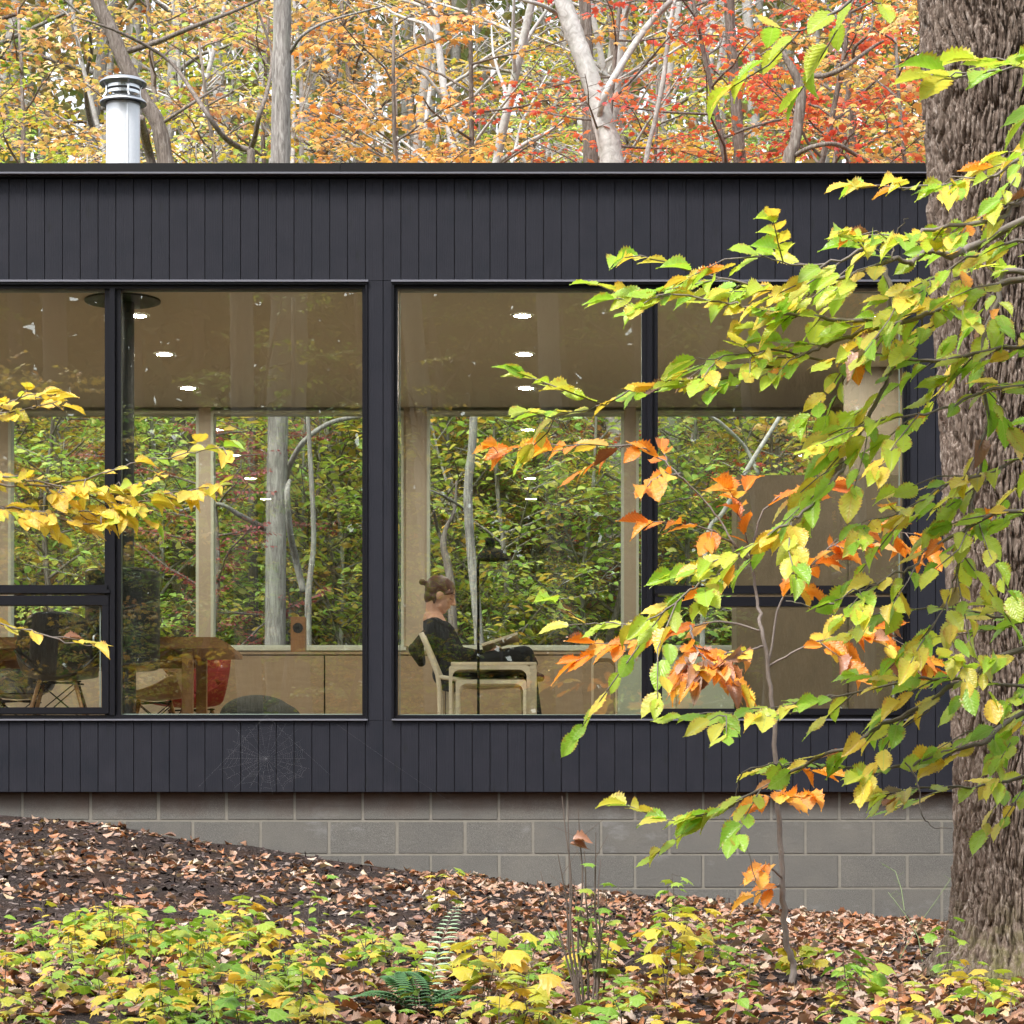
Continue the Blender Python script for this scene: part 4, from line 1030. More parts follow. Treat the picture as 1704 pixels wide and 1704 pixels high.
hero('oak_tree', [([(458, 1300), (458, 1070), (460, 850), (463, 690), (466, 480), (467, 270), (468, 140), (470, 0), (472, -260)], [20, 18, 17.5, 17.5, 17, 16.5, 16, 15.5, 12]),
     ([(470, 905), (440, 880), (400, 858), (360, 838), (300, 850)], [6, 5, 4.5, 3, 2]), ([(476, 800), (484, 770), (510, 730), (560, 700), (640, 690)], [5, 5, 4.5, 4, 2]),
     ([(482, 90), (500, 62), (530, 42), (570, 28), (640, 10)], [3, 3, 2.5, 2, 1.5])], 29, 'grey', 'straight grey trunk standing just behind the house left of centre')
hero('leaning_tree', [([(300, 420), (276, 272), (262, 205), (235, 160), (205, 100), (185, 50), (165, 10), (140, -60)], [16, 14, 13, 12.5, 12, 12, 11.5, 10]),
     ([(258, 300), (248, 255), (238, 215), (234, 195)], [9, 8, 7, 7]), ([(215, 85), (260, 70), (320, 45), (390, 18), (440, -5)], [5, 4.5, 4, 3, 2]),
     ([(270, 205), (300, 185), (330, 165), (370, 140)], [3, 3, 2.5, 1.5])], 32, 'brown', 'dark trunk leaning to the left behind the steel chimney')
hero('forked_tree', [([(420, 420), (418, 270), (417, 250)], [8, 7, 6]), ([(417, 250), (395, 243), (370, 225), (345, 190), (325, 160), (290, 110), (250, 80), (190, 50), (130, 30)], [5.5, 5, 4.5, 4, 4, 3, 3, 2.5, 1.5]),
     ([(417, 250), (425, 225), (432, 190), (445, 150), (452, 90), (430, 20)], [5, 4.5, 4, 3.5, 2.5, 2])], 31, 'brown', 'thin dark forked tree left of the straight grey trunk')
hero('sycamore_tree', [([(1030, 480), (1018, 272), (1005, 210), (992, 160), (975, 110), (955, 55), (938, 5), (915, -80)], [22, 20, 19, 17, 15.5, 16, 15, 13]),
     ([(1002, 262), (1000, 225), (998, 190), (1010, 150), (1045, 90), (1080, 40), (1118, 0)], [7, 6, 5.5, 6, 6, 5.5, 5]), ([(930, 25), (905, 10), (870, 0), (820, -15)], [4, 3.5, 3, 3])], 34, 'pale', 'leaning pale mottled trunk behind the roof right of centre')
hero('dark_stump_tree', [([(985, 420), (983, 272), (980, 190), (976, 60), (970, -60)], [14, 13, 12, 10, 9])], 38, 'brown', 'dark trunk directly behind the leaning pale trunk')
hero('crooked_tree', [([(1300, 420), (1312, 272), (1322, 240), (1330, 190), (1333, 150), (1320, 118), (1300, 85)], [13, 11, 10, 9, 8, 7, 4]),
     ([(1333, 150), (1342, 128), (1372, 126), (1400, 115), (1425, 98), (1450, 80), (1470, 68)], [5.5, 5, 4.5, 4, 3.5, 3, 2]), ([(1420, 100), (1422, 80), (1440, 62), (1452, 40), (1450, 10)], [3, 3, 2.5, 2, 1.5]),
     ([(1318, 262), (1350, 245), (1390, 240), (1420, 255), (1450, 272)], [4, 4, 4, 3.5, 3])], 33, 'brown', 'crooked dark tree among the scarlet leaves left of the big trunk')
hero('slim_tree', [([(1238, 420), (1232, 272), (1224, 160), (1216, 60), (1212, -40)], [11, 10, 9.5, 9, 8])], 36, 'brown', 'slim brown trunk among scarlet leaves')
hero('pole_tree', [([(1062, 420), (1075, 270), (1090, 200), (1104, 130), (1112, 60), (1122, 0)], [5, 4.5, 4, 4, 3.5, 3])], 35, 'pale', 'thin pale leaning pole right of the mottled trunk')
hero('young_tree', [([(806, 1300), (797, 1070), (788, 960), (781, 880), (779, 810), (786, 740), (788, 690), (790, 560)], [9, 8, 8, 8, 7.5, 7, 7, 6]),
     ([(786, 860), (770, 845), (740, 826), (715, 815)], [2.5, 2.2, 2, 1.5])], 28.6, 'grey', 'slender grey trunk seen through the window above the reading woman')
hero('dark_sapling', [([(757, 1180), (752, 1000), (745, 940), (738, 910), (742, 880), (756, 850), (760, 800)], [8, 7.5, 7, 6, 4, 3, 2]), ([(738, 905), (728, 880), (722, 850)], [3.5, 3, 2])], 29.4, 'brown', 'short dark forked sapling behind the reading woman')
hero('mottled_tree', [([(862, 1100), (860, 900), (857, 780), (852, 600)], [13, 12, 12, 11])], 36, 'grey', 'mottled trunk in the woods right of the reading lamp')
hero('stout_tree', [([(1122, 1200), (1122, 1000), (1120, 880), (1118, 760), (1112, 600)], [20, 19, 18, 17, 16])], 32, 'grey', 'stout grey trunk seen through the right hand window beside its mullion')
hero('column_tree', [([(1222, 1200), (1226, 900), (1226, 700), (1224, 500)], [13, 12, 12, 11])], 37, 'brown', 'straight brown trunk behind the crossed dead branches')
hero('fallen_branch_tree', [([(1168, 1100), (1176, 900), (1205, 850), (1250, 770), (1300, 690), (1330, 640)], [4.5, 4, 4, 4, 3.5, 3]), ([(1262, 790), (1240, 745), (1200, 705), (1176, 690)], [3.5, 3.5, 3.2, 2.5])], 30, 'pale', 'crossed pale dead branches seen through the right window')
hero('thin_tree', [([(515, 1200), (513, 1000), (522, 900), (516, 760), (512, 690), (505, 560)], [6, 5.5, 4.5, 4, 3.5, 3]), ([(505, 985), (492, 930), (482, 880), (478, 820), (482, 800)], [6, 6, 5.5, 5, 3])], 28.4, 'grey', 'thin crooked twin stemmed tree right of the straight grey trunk')

def far_wood(y0, y1, half, n, size, tall, seed, stops, name, trunks):
    r = np.random.default_rng(seed)
    x = r.uniform(-half, half, n); y = r.uniform(y0, y1, n); z = gz(x, y) + r.uniform(0, 1, n) ** .85 * tall
    dens = fbm(x * .35, z * .35, y * .2); keep = dens > (.31 if y0 > 0 else .24); x, y, z = x[keep], y[keep], z[keep]; n = len(x)
    Mx = frames(r.normal(0, 1, (n, 3)), r.normal(0, 1, (n, 3)) + [0, 0, 1])
    e = empty('distant_woods', (0, (y0 + y1) / 2, float(gz(0, (y0 + y1) / 2)))); tag(e, kind='stuff')
    cloud('foliage', SIMPLE, np.stack([x, y, z], 1), Mx, r.uniform(size * .7, size * 1.5, n), leaf_mat(name, stops, spots=False), e, 3)
    m = MB()
    for i in range(trunks):
        D = r.uniform(y0, y1); xx = r.uniform(-half, half); g = float(gz(xx, D)); q = wob((xx, D, g), (xx + r.normal(0, 1.5), D, g + tall * r.uniform(.6, 1.05)), 6, .02, r); ra = r.uniform(.08, .2)
        m.tube(q, [ra * (1 - .1 * k) for k in range(6)], 6, False)
    m.build('trunks', BK['pale' if y0 > 0 else 'brown'], e, True)
far_wood(66, 100, 26, 115000, .36, 31, 5, [(0, G_(.16, .24, .08)), (.3, G_(.26, .30, .09)), (.5, G_(.42, .32, .12)), (.7, G_(.20, .25, .12)), (.85, G_(.5, .26, .12)), (1, G_(.3, .3, .16))], 'far_foliage', 170)
far_wood(-48, -20, 22, 125000, .5, 32, 6, [(0, G_(.05, .10, .02)), (.4, G_(.09, .13, .03)), (.7, G_(.16, .15, .03)), (1, G_(.05, .09, .02))], 'facing_foliage', 90)

# ------------------------------------------------------------------ the woods the windows mirror, behind and beside the camera
def mirrored():
    r = np.random.default_rng(8)
    for i, (x, y, rad, H) in enumerate(((-2.93, 5.6, .125, 17), (-5.6, 4.0, .14, 16), (-3.3, -4, .3, 18), (3.6, 2.0, .13, 15), (.6, -7, .2, 17), (5.5, 6.5, .16, 15), (-1.6, -11, .22, 18), (2.6, -12, .2, 17))):
        z = float(gz(x, y)); e = empty('shade_tree', (x, y, z), ['slim', 'grey', 'stout', 'slender', 'straight', 'sturdy', 'broad', 'upright'][i] + ' trunk of the woods facing the house front', 'tree', 'trees facing the house front')
        m = MB(); m.tube(wob((x, y, z - .2), (x + r.normal(0, .5), y, z + H), 10, .015, r), [rad * (1.2 - .07 * k) for k in range(10)], 12); m.build('trunk', BK[['grey', 'brown'][i % 2]], e, True)
    for i in range(44):
        while True:
            x, y = r.uniform(-12, 12), r.uniform(-19, 7)
            if y < -3.5 or abs(x) > 1.6 + max(y, 0) * .2 + 2.5: break
        k = ['green', 'lime', 'green', 'yellow', 'green', 'orange'][i % 6]
        plant_tree('shade_tree', TM[['u1', 'u3', 'tall2' if y < -9 else 'u1', 'u2', 'tall' if y < -9 else 'u3'][i % 5]], x, y, BK['brown'], LM[k], LAB[k] + ' tree of the woods facing the house front', 'trees facing the house front', 'tree', r.uniform(.75, 1.0) if y > -9 else r.uniform(1., 1.3), r.uniform(0, 6.28))
mirrored()
# ------------------------------------------------------------------ leaf litter, chips and low plants
def ground_normal(x, y, e=.05): return np.stack([-(gz(x + e, y) - gz(x - e, y)) / (2 * e), -(gz(x, y + e) - gz(x, y - e)) / (2 * e), np.ones_like(x)], -1)
DRY = leaf_mat('dry_fallen_leaves', [(0, G_(.27, .11, .055)), (.14, G_(.38, .22, .14)), (.3, G_(.17, .07, .045)), (.45, G_(.46, .32, .23)), (.6, G_(.30, .12, .06)), (.72, G_(.40, .15, .05)), (.82, G_(.22, .13, .10)), (.93, G_(.62, .52, .42)), (1, G_(.5, .3, .08))], vein=(.30, .17, .08, 1), trans=.12, rough=.42, spec=.6, spots=True)
DRYT = [T_toothed(w=.62, teeth=6, bend=.16, fold=.12, curl=.12, twist=.3, seed=11, ragged=.15), T_toothed(w=.72, teeth=5, bend=-.2, fold=-.14, curl=-.16, twist=-.4, seed=12, ragged=.2),
        T_toothed(w=.62, teeth=6, bend=.1, fold=.1, curl=.08, twist=.6, seed=13, ragged=.2), T_toothed(w=.78, teeth=5, bend=.35, fold=.1, curl=.3, twist=-.2, seed=14, ragged=.1), T_toothed(w=.5, teeth=7, bend=-.12, fold=.3, curl=.35, seed=15, ragged=.15)]
def litter():
    r = np.random.default_rng(31); n = 66000
    x = r.uniform(-7.5, 4.8, n); y = 9 + 9.0 * r.random(n) ** .95; half = (x < .2 * y + 1.0) & (x > -.22 * y - 3.4)
    px = CX + x * F / y
    d = .30 + .5 * (fbm(x * 1.3, y * 1.3) - .45) * 3 + np.where(y < 13.2, .35, 0) + np.clip((px - 500) / 1200, -.1, .35) - np.where((y > 16.6), .10, 0)
    d = np.where((y > 17.6), d * .55, d)
    k = half & (r.random(n) < np.clip(d, .06, 1) * .62); x, y = x[k], y[k]; n = len(x)
    N = ground_normal(x, y) + r.normal(0, 1, (n, 3)) * np.where(r.random(n) < .2, .4, .15)[:, None]; D = np.stack([r.normal(0, 1, n), r.normal(0, 1, n), r.normal(.02, .1, n)], 1)
    P = np.stack([x, y, gz(x, y) + r.uniform(.006, .02, n)], 1)
    o = cloud('leaf_litter', DRYT, P, frames(D, N), r.uniform(.03, .085, n) * np.where(y < 13, 1.05, .95), DRY, None, 4, True); tag(o, kind='stuff')
    # shredded mulch
    n = 52000; x = r.uniform(-6.5, 3.8, n); y = r.uniform(10.5, 17.98, n); k = x < .2 * y + .6; x, y = x[k], y[k]; n = len(x)
    v = np.array([(-.5, 0, 0), (.5, 0, 0), (.35, 1, .1), (-.4, 1, .05), (0, .5, .35)]); f = np.array([(0, 1, 4), (1, 2, 4), (2, 3, 4), (3, 0, 4)])
    v2 = v * [.35, 1.6, .5]
    D = np.stack([r.normal(0, 1, n), r.normal(0, 1, n), r.normal(0, .3, n)], 1)
    mt = NT('shredded_mulch'); g = mt.n('ShaderNodeNewGeometry'); c = mt.ramp(g.outputs['Random Per Island'], [(0, (.016, .011, .010)), (.5, (.042, .030, .029)), (.8, (.085, .064, .06)), (1, (.22, .175, .155))]); b = mt.bsdf(c, .9, 0, .2); mt.surf(b.outputs[0])
    o = cloud('mulch', [(v, f), (v2, f)], np.stack([x, y, gz(x, y) - .002], 1), frames(D, ground_normal(x, y) + r.normal(0, .3, (n, 3))), r.uniform(.010, .034, n), mt.m, None, 5); tag(o, kind='stuff')
litter()
SEED = leaf_mat('seedling_leaf', [(0, G_(.20, .36, .03)), (.25, G_(.32, .44, .04)), (.45, G_(.55, .52, .05)), (.7, G_(.72, .52, .06)), (.9, G_(.74, .42, .05)), (1, G_(.28, .38, .06))], vein=(.5, .5, .12, 1), trans=.38, rough=.4, nveins=5)
SEEDG = leaf_mat('green_seedling_leaf', [(0, G_(.14, .32, .03)), (.5, G_(.24, .42, .04)), (.85, G_(.40, .46, .05)), (1, G_(.10, .25, .04))], vein=(.35, .48, .12, 1), trans=.38, rough=.4, nveins=5)
STARS = [T_star(5, .62, 20 + i, .2 + .2 * i, 1.15) for i in range(3)] + [T_star(3, .7, 31, .3, 1.2)]
def low_plant(r, x, y, h, nl, ls, P, D, N, S, m, spread=.1, stems=1):
    g = float(gz(x, y))
    for s_ in range(stems):
        a = r.uniform(0, 6.28); tip = np.array([x + math.cos(a) * spread * r.random(), y + math.sin(a) * spread * r.random(), g + h * r.uniform(.7, 1.1)])
        q = wob((x, y, g - .02), tip, 5, .08, r); m.tube(q, [.0032, .003, .0025, .002, .0014], 4, False)
        for i in range(nl):
            t = 1 - .6 * i / max(nl, 1) * r.uniform(.7, 1.1); k = min(int(t * 4), 3); p = q[k] + (q[k + 1] - q[k]) * (t * 4 - k)
            w_ = i * 2.3 + r.uniform(-.6, .6); d = np.array([math.cos(w_), math.sin(w_), r.uniform(-.25, .35)]); e = p + d * ls * r.uniform(.25, .8)
            m.tube([p, e], [.0012, .001], 3, False); P.append(e); D.append(d + [0, 0, -.3]); N.append([r.normal(0, .35), r.normal(0, .35) - .15, 1]); S.append(ls * r.uniform(.7, 1.25))
def ground_cover():
    r = np.random.default_rng(41); P, D, N, S = [], [], [], []; m = MB(); P2, D2, N2, S2 = [], [], [], []; P3, D3, N3, S3 = [], [], [], []
    n = 0
    while n < 300:
        y = r.uniform(9.9, 13.2); px = r.uniform(-60, 1760); x = X0(px, y); py = HZ - float(gz(x, y)) * F / y
        lim = np.interp(px, [0, 300, 560, 700, 900, 1150, 1350, 1704], [1545, 1545, 1560, 1590, 1590, 1590, 1640, 1650]); w_ = np.interp(px, [0, 500, 640, 800, 1000, 1150, 1300, 1704], [1, .95, .4, .5, .42, .38, .2, .22])
        if py < lim + 22 * r.random() or r.random() > w_: n += .12; continue
        if float(fbm(x * 2.6, y * 2.6)) < .40: n += .3; continue
        low = r.random() < .16
        if low: low_plant(r, x, y, r.uniform(.12, .3), r.integers(6, 11), r.uniform(.03, .055), P3, D3, N3, S3, m, .06, 1); n += 1; continue
        A = (P, D, N, S) if r.random() < (.78 if px < 900 else .6) else (P2, D2, N2, S2)
        low_plant(r, x, y, r.uniform(.03, .2), r.integers(3, 8), r.uniform(.035, .09), *A, m, .08, r.integers(1, 3)); n += 1
    e = empty('ground_cover', (0, 11.5, float(gz(0, 11.5)))); tag(e, kind='stuff')
    cloud('yellow_leaves', STARS, np.array(P), frames(np.array(D), np.array(N)), np.array(S), SEED, e, 6)
    cloud('green_leaves', STARS, np.array(P2), frames(np.array(D2), np.array(N2)), np.array(S2), SEEDG, e, 7)
    cloud('oval_leaves', TOOTH[:3], np.array(P3), frames(np.array(D3), np.array(N3)), np.array(S3) * 1.2, SEEDG, e, 8)
    m.build('stems', BK['twig'], e)
ground_cover()
def plant(name, cat, label, px, py_, D, build_):
    x = X0(px, D); e = empty(name, (x, D, float(gz(x, D))), label, cat); build_(e, x, D)
    return e
def seedling(label, px, D, h, nl, ls, stems, mat, seed, name='seedling', spread=.12, tm=STARS):
    r = np.random.default_rng(seed); x = X0(px, D); e = empty(name, (x, D, float(gz(x, D))), label, 'plant')
    P, Dd, N, S = [], [], [], []; m = MB(); low_plant(r, x, D, h, nl, ls, P, Dd, N, S, m, spread, stems)
    m.build('stem', BK['twig'], e); cloud('leaves', tm, np.array(P), frames(np.array(Dd), np.array(N)), np.array(S), mat, e, seed)
seedling('leggy lime green maple seedling rising above the yellow ground cover on the left', 300, 11.2, .34, 7, .085, 3, SEEDG, 51)
seedling('small green seedling on bare mulch under the left window', 70, 12.2, .16, 6, .06, 2, SEEDG, 52)
seedling('thin seedling with a few green leaves on the mulch left of the bare stems', 500, 13.6, .25, 5, .055, 1, SEEDG, 53)
seedling('tall yellow leaved seedling before the grey blocks', 742, 14.2, .34, 5, .075, 2, SEED, 54)
seedling('bushy yellow maple seedling in front of the fern', 800, 10.7, .32, 9, .10, 3, SEED, 55)
seedling('bushy lime seedling right of the cluster of bare stems', 1115, 10.9, .36, 10, .085, 3, SEED, 56)
seedling('slender upright seedling with small green leaves before the block wall', 1118, 13.6, .32, 8, .06, 2, SEEDG, 57)
seedling('low yellow maple seedling at the bottom middle edge', 870, 10.2, .22, 8, .09, 3, SEED, 58)
seedling('yellow leaved seedling beside the foot of the orange sapling', 1350, 12.3, .20, 8, .065, 3, SEED, 59)
seedling('green seedling at the left foot of the big furrowed trunk', 1572, 12.2, .26, 6, .06, 2, SEEDG, 60)
seedling('yellow green seedling low in front of the big furrowed trunk', 1640, 10.9, .18, 8, .07, 3, SEED, 61)
seedling('spindly seedling with brown shrivelled tip beside the mulch slope', 755, 14.6, .30, 3, .06, 1, DRY, 62)
seedling('small green seedling left of the bare stem cluster', 640, 12.0, .22, 6, .06, 2, SEEDG, 63)
def bare_shrub():
    r = np.random.default_rng(71); D = 11.0; x = X0(975, D); g = float(gz(x, D)); e = empty('bare_shrub', (x, D, g), 'cluster of thin dark bare stems standing up in front of the block wall', 'shrub')
    tips = [(935, 1325), (945, 1330), (962, 1345), (992, 1385), (972, 1415), (1000, 1430), (1010, 1480), (928, 1420), (985, 1500), (955, 1465), (900, 1450), (1015, 1560)]
    P = []; Dd = []; N = []
    for k, (a, b) in enumerate(tips):
        m = MB(); base = Vector((x + r.uniform(-.05, .05), D + r.uniform(-.05, .05), g - .02)); t = at(a, b, D + r.uniform(-.15, .15)); q = wob(base, t, 8, .035, r)
        m.tube(q, [.0055, .005, .0046, .0042, .0036, .003, .0022, .0014], 6)
        for j in range(2):
            i = r.integers(3, 7); p = q[i]; m.tube([p, p + np.array([r.choice([-1, 1]) * r.uniform(.03, .1), 0, r.uniform(.03, .12)])], [.002, .001], 4)
        m.build('stem', BK['twig'], e)
        if k in (5, 6, 8, 9, 11, 3):
            for j in range(3): P.append(q[4 + j] + r.normal(0, .02, 3)); Dd.append([r.normal(0, 1), r.normal(0, .6), -.1]); N.append([r.normal(0, .3), -.2, 1])
    cloud('leaves', STARS, np.array(P), frames(np.array(Dd), np.array(N)), r.uniform(.04, .08, len(P)), SEEDG, e, 8)
    for k, (a, b) in enumerate(((953, 1398), (948, 1404))):
        T = DRYT[3 + k]; cloud('withered_leaf', [T], np.array([at(a, b, D)]), frames(np.array([[1., 0, .1 - .5 * k]]), np.array([[0, -.6, 1.]])), np.array([.075]), DRY, e, k, True)
bare_shrub()
def fern():
    r = np.random.default_rng(81); D = 10.9; x = X0(700, D); g = float(gz(x, D)); e = empty('fern', (x, D, g), 'dark green fern with one long pale frond on the leaf litter', 'fern')
    for k in range(9):
        a = r.uniform(0, 6.28); L = r.uniform(.22, .36)
        if k == 0: tip = at(762, 1505, D + .6)
        else: tip = Vector((x + math.cos(a) * L, D + math.sin(a) * L, g + r.uniform(.04, .16)))
        b = Vector((x, D, g)); mid = (b + tip) / 2 + Vector((0, 0, .09)); pts = [b * (1 - t) ** 2 + mid * 2 * t * (1 - t) + tip * t * t for t in np.linspace(0, 1, 22)]
        m = MB(); m.tube(pts, .0015, 4); P, Dd, N, S = [], [], [], []
        for i in range(2, 22):
            d = (pts[i] - pts[i - 1]).normalized(); s = d.cross(Vector((0, 0, 1))).normalized(); w_ = .055 * math.sin(math.pi * (i / 22) ** .7) + .012
            for q in (1, -1): P.append(pts[i]); Dd.append(s * q + d * .35); N.append((0, -.2, 1)); S.append(w_)
        f = m.build('frond', BK['twig'], e)
        cloud('pinnae', [T_simple(.42)], np.array(P), frames(np.array(Dd), np.array(N, float)), np.array(S), FERN[0 if k else 1], f, k)
FERN = [simple('fern_green', (.045, .13, .035, 1), .55), simple('pale_fern_underside', (.30, .42, .26, 1), .6)]
fern()
def thorny():
    r = np.random.default_rng(91); D = 13.6; x = X0(1525, D); g = float(gz(x, D)); e = empty('thorny_shoot', (x, D, g), 'arching bare green thorny shoots before the block wall by the big trunk', 'plant')
    for pts in ([(1490, 1610), (1505, 1580), (1528, 1540), (1560, 1495), (1590, 1450)], [(1535, 1600), (1528, 1560), (1512, 1530), (1490, 1500), (1478, 1485)], [(1505, 1515), (1500, 1480), (1490, 1450), (1468, 1438)]):
        m = MB(); q = [at(a, b, D + .05 * k) for k, (a, b) in enumerate(pts)]; m.tube(q, [.0024, .0021, .0018, .0015, .0012][:len(q)], 6)
        for i in range(len(q) - 1):
            for t in (.3, .7): p = q[i].lerp(q[i + 1], t); m.tube([p, p + Vector((r.choice([-1, 1]) * .03, 0, .022))], [.0013, .0006], 4)
        m.build('shoot', THORN, e)
THORN = simple('green_stem', (.12, .17, .06, 1), .6)
thorny()

# ------------------------------------------------------------------ the big furrowed trunk
def big_trunk():
    D = 12.7; c = (X0(1686, D), D); g = -.30; s = D / F; nt, nz = 640, 1350; z0, z1 = g - .15, 4.9
    th = np.linspace(0, 2 * math.pi, nt, endpoint=False); z = z0 + (z1 - z0) * (np.arange(nz) / (nz - 1)); T, Z = np.meshgrid(th, z)
    # photo outline: left edge px by height
    ledge = np.interp(Z, [(HZ - y) * s for y in (1625, 1600, 1570, 1535, 1480, 1400, 1200, 1000, 750, 500, 250, 0)], [1535, 1556, 1574, 1583, 1590, 1592, 1591, 1582, 1573, 1560, 1547, 1534])
    cx = np.interp(Z, [g, 4.2], [1690, 1652]) ; rad = (cx - ledge) * s
    rad = np.maximum(rad, .2); rad = rad * (1 + .0 * T)
    flare = np.clip((g + .42 - Z) / .42, 0, 1.3) ** 2; rad = np.where(Z < g + .42, np.minimum(rad, .34 + .12 * flare), rad)
    lob = 1 + flare * (.16 * np.sin(T * 5 + 1.2) + .10 * np.sin(T * 3 + .4)) + .018 * np.sin(T * 2 + Z) + .012 * np.sin(T * 5 + Z * 1.7)
    rad = rad * lob
    # furrowed bark: interlacing ridges, broken into plates
    u = T * .29; cu, su = np.cos(T) * .29, np.sin(T) * .29
    warp = (fbm(cu * 5 + 3, su * 5, Z * 1.6) - .5) * .9
    def plates(w, hgt, seed, wa):
        """elongated bark plates: distance to the crack between cells, and a height of their own; wraps round the stem"""
        n = int(round(2 * math.pi * .29 / w)); a = (T / (2 * math.pi) * n + wa * (fbm(cu * 5 + seed, su * 5, Z * 3.4) - .5) * 2.4); bq = Z / hgt + (_h(ia0 := np.floor(a).astype(int), 0 * ia0, seed + 3) - .5) * 1.6 + (fbm(cu * 30 + 5, su * 30 + seed, Z * 1.2) - .5) * .8
        ia, ib = np.floor(a).astype(int), np.floor(bq).astype(int); f1 = np.full(T.shape, 9.); f2 = f1.copy(); idh = f1 * 0
        for di in (-1, 0, 1):
            for dj in (-1, 0, 1):
                ca, cb = (ia + di), ib + dj; m_ = np.mod(ca, n); px_ = ca + .15 + .7 * _h(m_, cb, seed); py_ = cb + _h(m_, cb, seed + 7)
                d = np.hypot(a - px_, (bq - py_) * .8); hh = _h(m_, cb, seed + 13); new = d < f1
                f2 = np.where(new, f1, np.minimum(f2, d)); idh = np.where(new, hh, idh); f1 = np.where(new, d, f1)
        return np.clip(f2 - f1, 0, 1), idh
    e1, h1 = plates(.030, .24, 3, 1.9); e2, h2 = plates(.018, .11, 11, 1.1); r3 = fbm(cu * 90, su * 90, Z * 30, 3)
    sm = lambda v, k: np.clip(v / k, 0, 1) ** .7
    h = .032 * (sm(e1, .30) - .75) + .012 * (h1 - .5) * sm(e1, .3) + .013 * (sm(e2, .3) - .5) + .006 * (h2 - .5) + .013 * (r3 - .5)
    rr = rad + h
    x = (cx - CX) * s + np.cos(T) * rr; y = D + np.sin(T) * rr
    V = np.stack([x, y, Z], -1).reshape(-1, 3); i, j = np.meshgrid(np.arange(nt), np.arange(nz - 1)); i = i.ravel(); j = j.ravel(); i2 = (i + 1) % nt
    me = big_mesh('trunk', V, np.stack([j * nt + i, j * nt + i2, (j + 1) * nt + i2, (j + 1) * nt + i], 1))
    e = empty('big_tree', (c[0], D, g), 'massive deeply furrowed tree trunk at the right edge in front of the house', 'tree')
    t = NT('furrowed_bark'); v = t.coord('Object', (70, 70, 22)); v2 = t.coord('Object', (6, 6, 1.4)); n = t.noise(v, 1, 6, .7, .8); n2 = t.noise(v2, 1, 4, .6)
    col = t.ramp(n, [(.3, (.04, .027, .02)), (.45, (.10, .070, .054)), (.57, (.22, .175, .145)), (.7, (.45, .395, .355))])
    col = t.mix(t.ramp(n2, [(.4, (0,) * 3), (.7, (.5,) * 3)]), col, (.15, .115, .09, 1))
    sz = t.n('ShaderNodeSeparateXYZ'); t.l(t.coord('Object'), sz.inputs[0])
    mo = t.math('MULTIPLY', t.ramp(t.math('ADD', t.math('MULTIPLY', sz.outputs[2], -1.2), t.math('MULTIPLY', n2, .5)), [(.15, (0,) * 3), (.6, (1,) * 3)]), t.ramp(t.noise(t.coord('Object'), 14, 4), [(.42, (0,) * 3), (.6, (.7,) * 3)]))
    col = t.mix(mo, col, (.11, .11, .03, 1))
    b = t.bsdf(col, .9, 0, .2); t.bump(n, .7, .005, b); t.surf(b.outputs[0])
    link_mesh('trunk', me, t.m, e, True)
    m = MB(); r = np.random.default_rng(3)     # upper trunk and limbs out of the picture
    top = Vector(((1652 - CX) * s, D, 4.85)); q = wob(top - Vector((0, 0, .3)), top + Vector((-.6, .4, 11)), 8, .02, r); m.tube(q, [.27, .26, .25, .22, .19, .15, .1, .05], 14)
    for k in range(7):
        p = q[2 + k % 5]; a = k * 1.9; m.tube(wob(p, p + np.array([math.cos(a) * 3.4, math.sin(a) * 3.4, 1.8]), 6, .05, r), [.1, .08, .06, .04, .03, .015], 8)
    m.build('limb', BK['big'], e, True)
    for o_ in TM['tall'][1:]: pass
    cr = bpy.data.objects.new('crown', TM['tall'][1]); COL.objects.link(cr); cr.parent = e; cr.location = (0, 0, 3); cr.material_slots[0].link = 'OBJECT'; cr.material_slots[0].material = LM['green']
big_trunk()

# ------------------------------------------------------------------ beech boughs with toothed leaves in front of the house
BG = leaf_mat('beech_leaf_green', [(0, G_(.28, .54, .05)), (.3, G_(.40, .64, .06)), (.55, G_(.54, .70, .07)), (.8, G_(.70, .74, .10)), (.94, G_(.84, .66, .12)), (1, G_(.34, .54, .06))], vein=(.52, .64, .18, 1), trans=.5, rough=.33, spec=.6, edge=(.50, .27, .05, 1))
BY = leaf_mat('beech_leaf_yellow', [(0, G_(.88, .76, .09)), (.45, G_(.90, .70, .10)), (.7, G_(.86, .60, .08)), (.86, G_(.56, .62, .07)), (1, G_(.80, .56, .09))], vein=(.70, .36, .06, 1), trans=.42, rough=.35, spec=.6, edge=(.60, .26, .05, 1))
BO = leaf_mat('beech_leaf_orange', [(0, G_(.82, .22, .02)), (.35, G_(.88, .30, .03)), (.6, G_(.90, .40, .05)), (.8, G_(.88, .52, .10)), (.92, G_(.62, .14, .02)), (1, G_(.84, .60, .26))], vein=(.86, .50, .10, 1), trans=.48, rough=.38, spec=.6, edge=(.44, .12, .03, 1))
BTWIG = simple('grey_brown_twig', (.20, .17, .15, 1), .7, 0, .3, .35, 40, .3, 200)
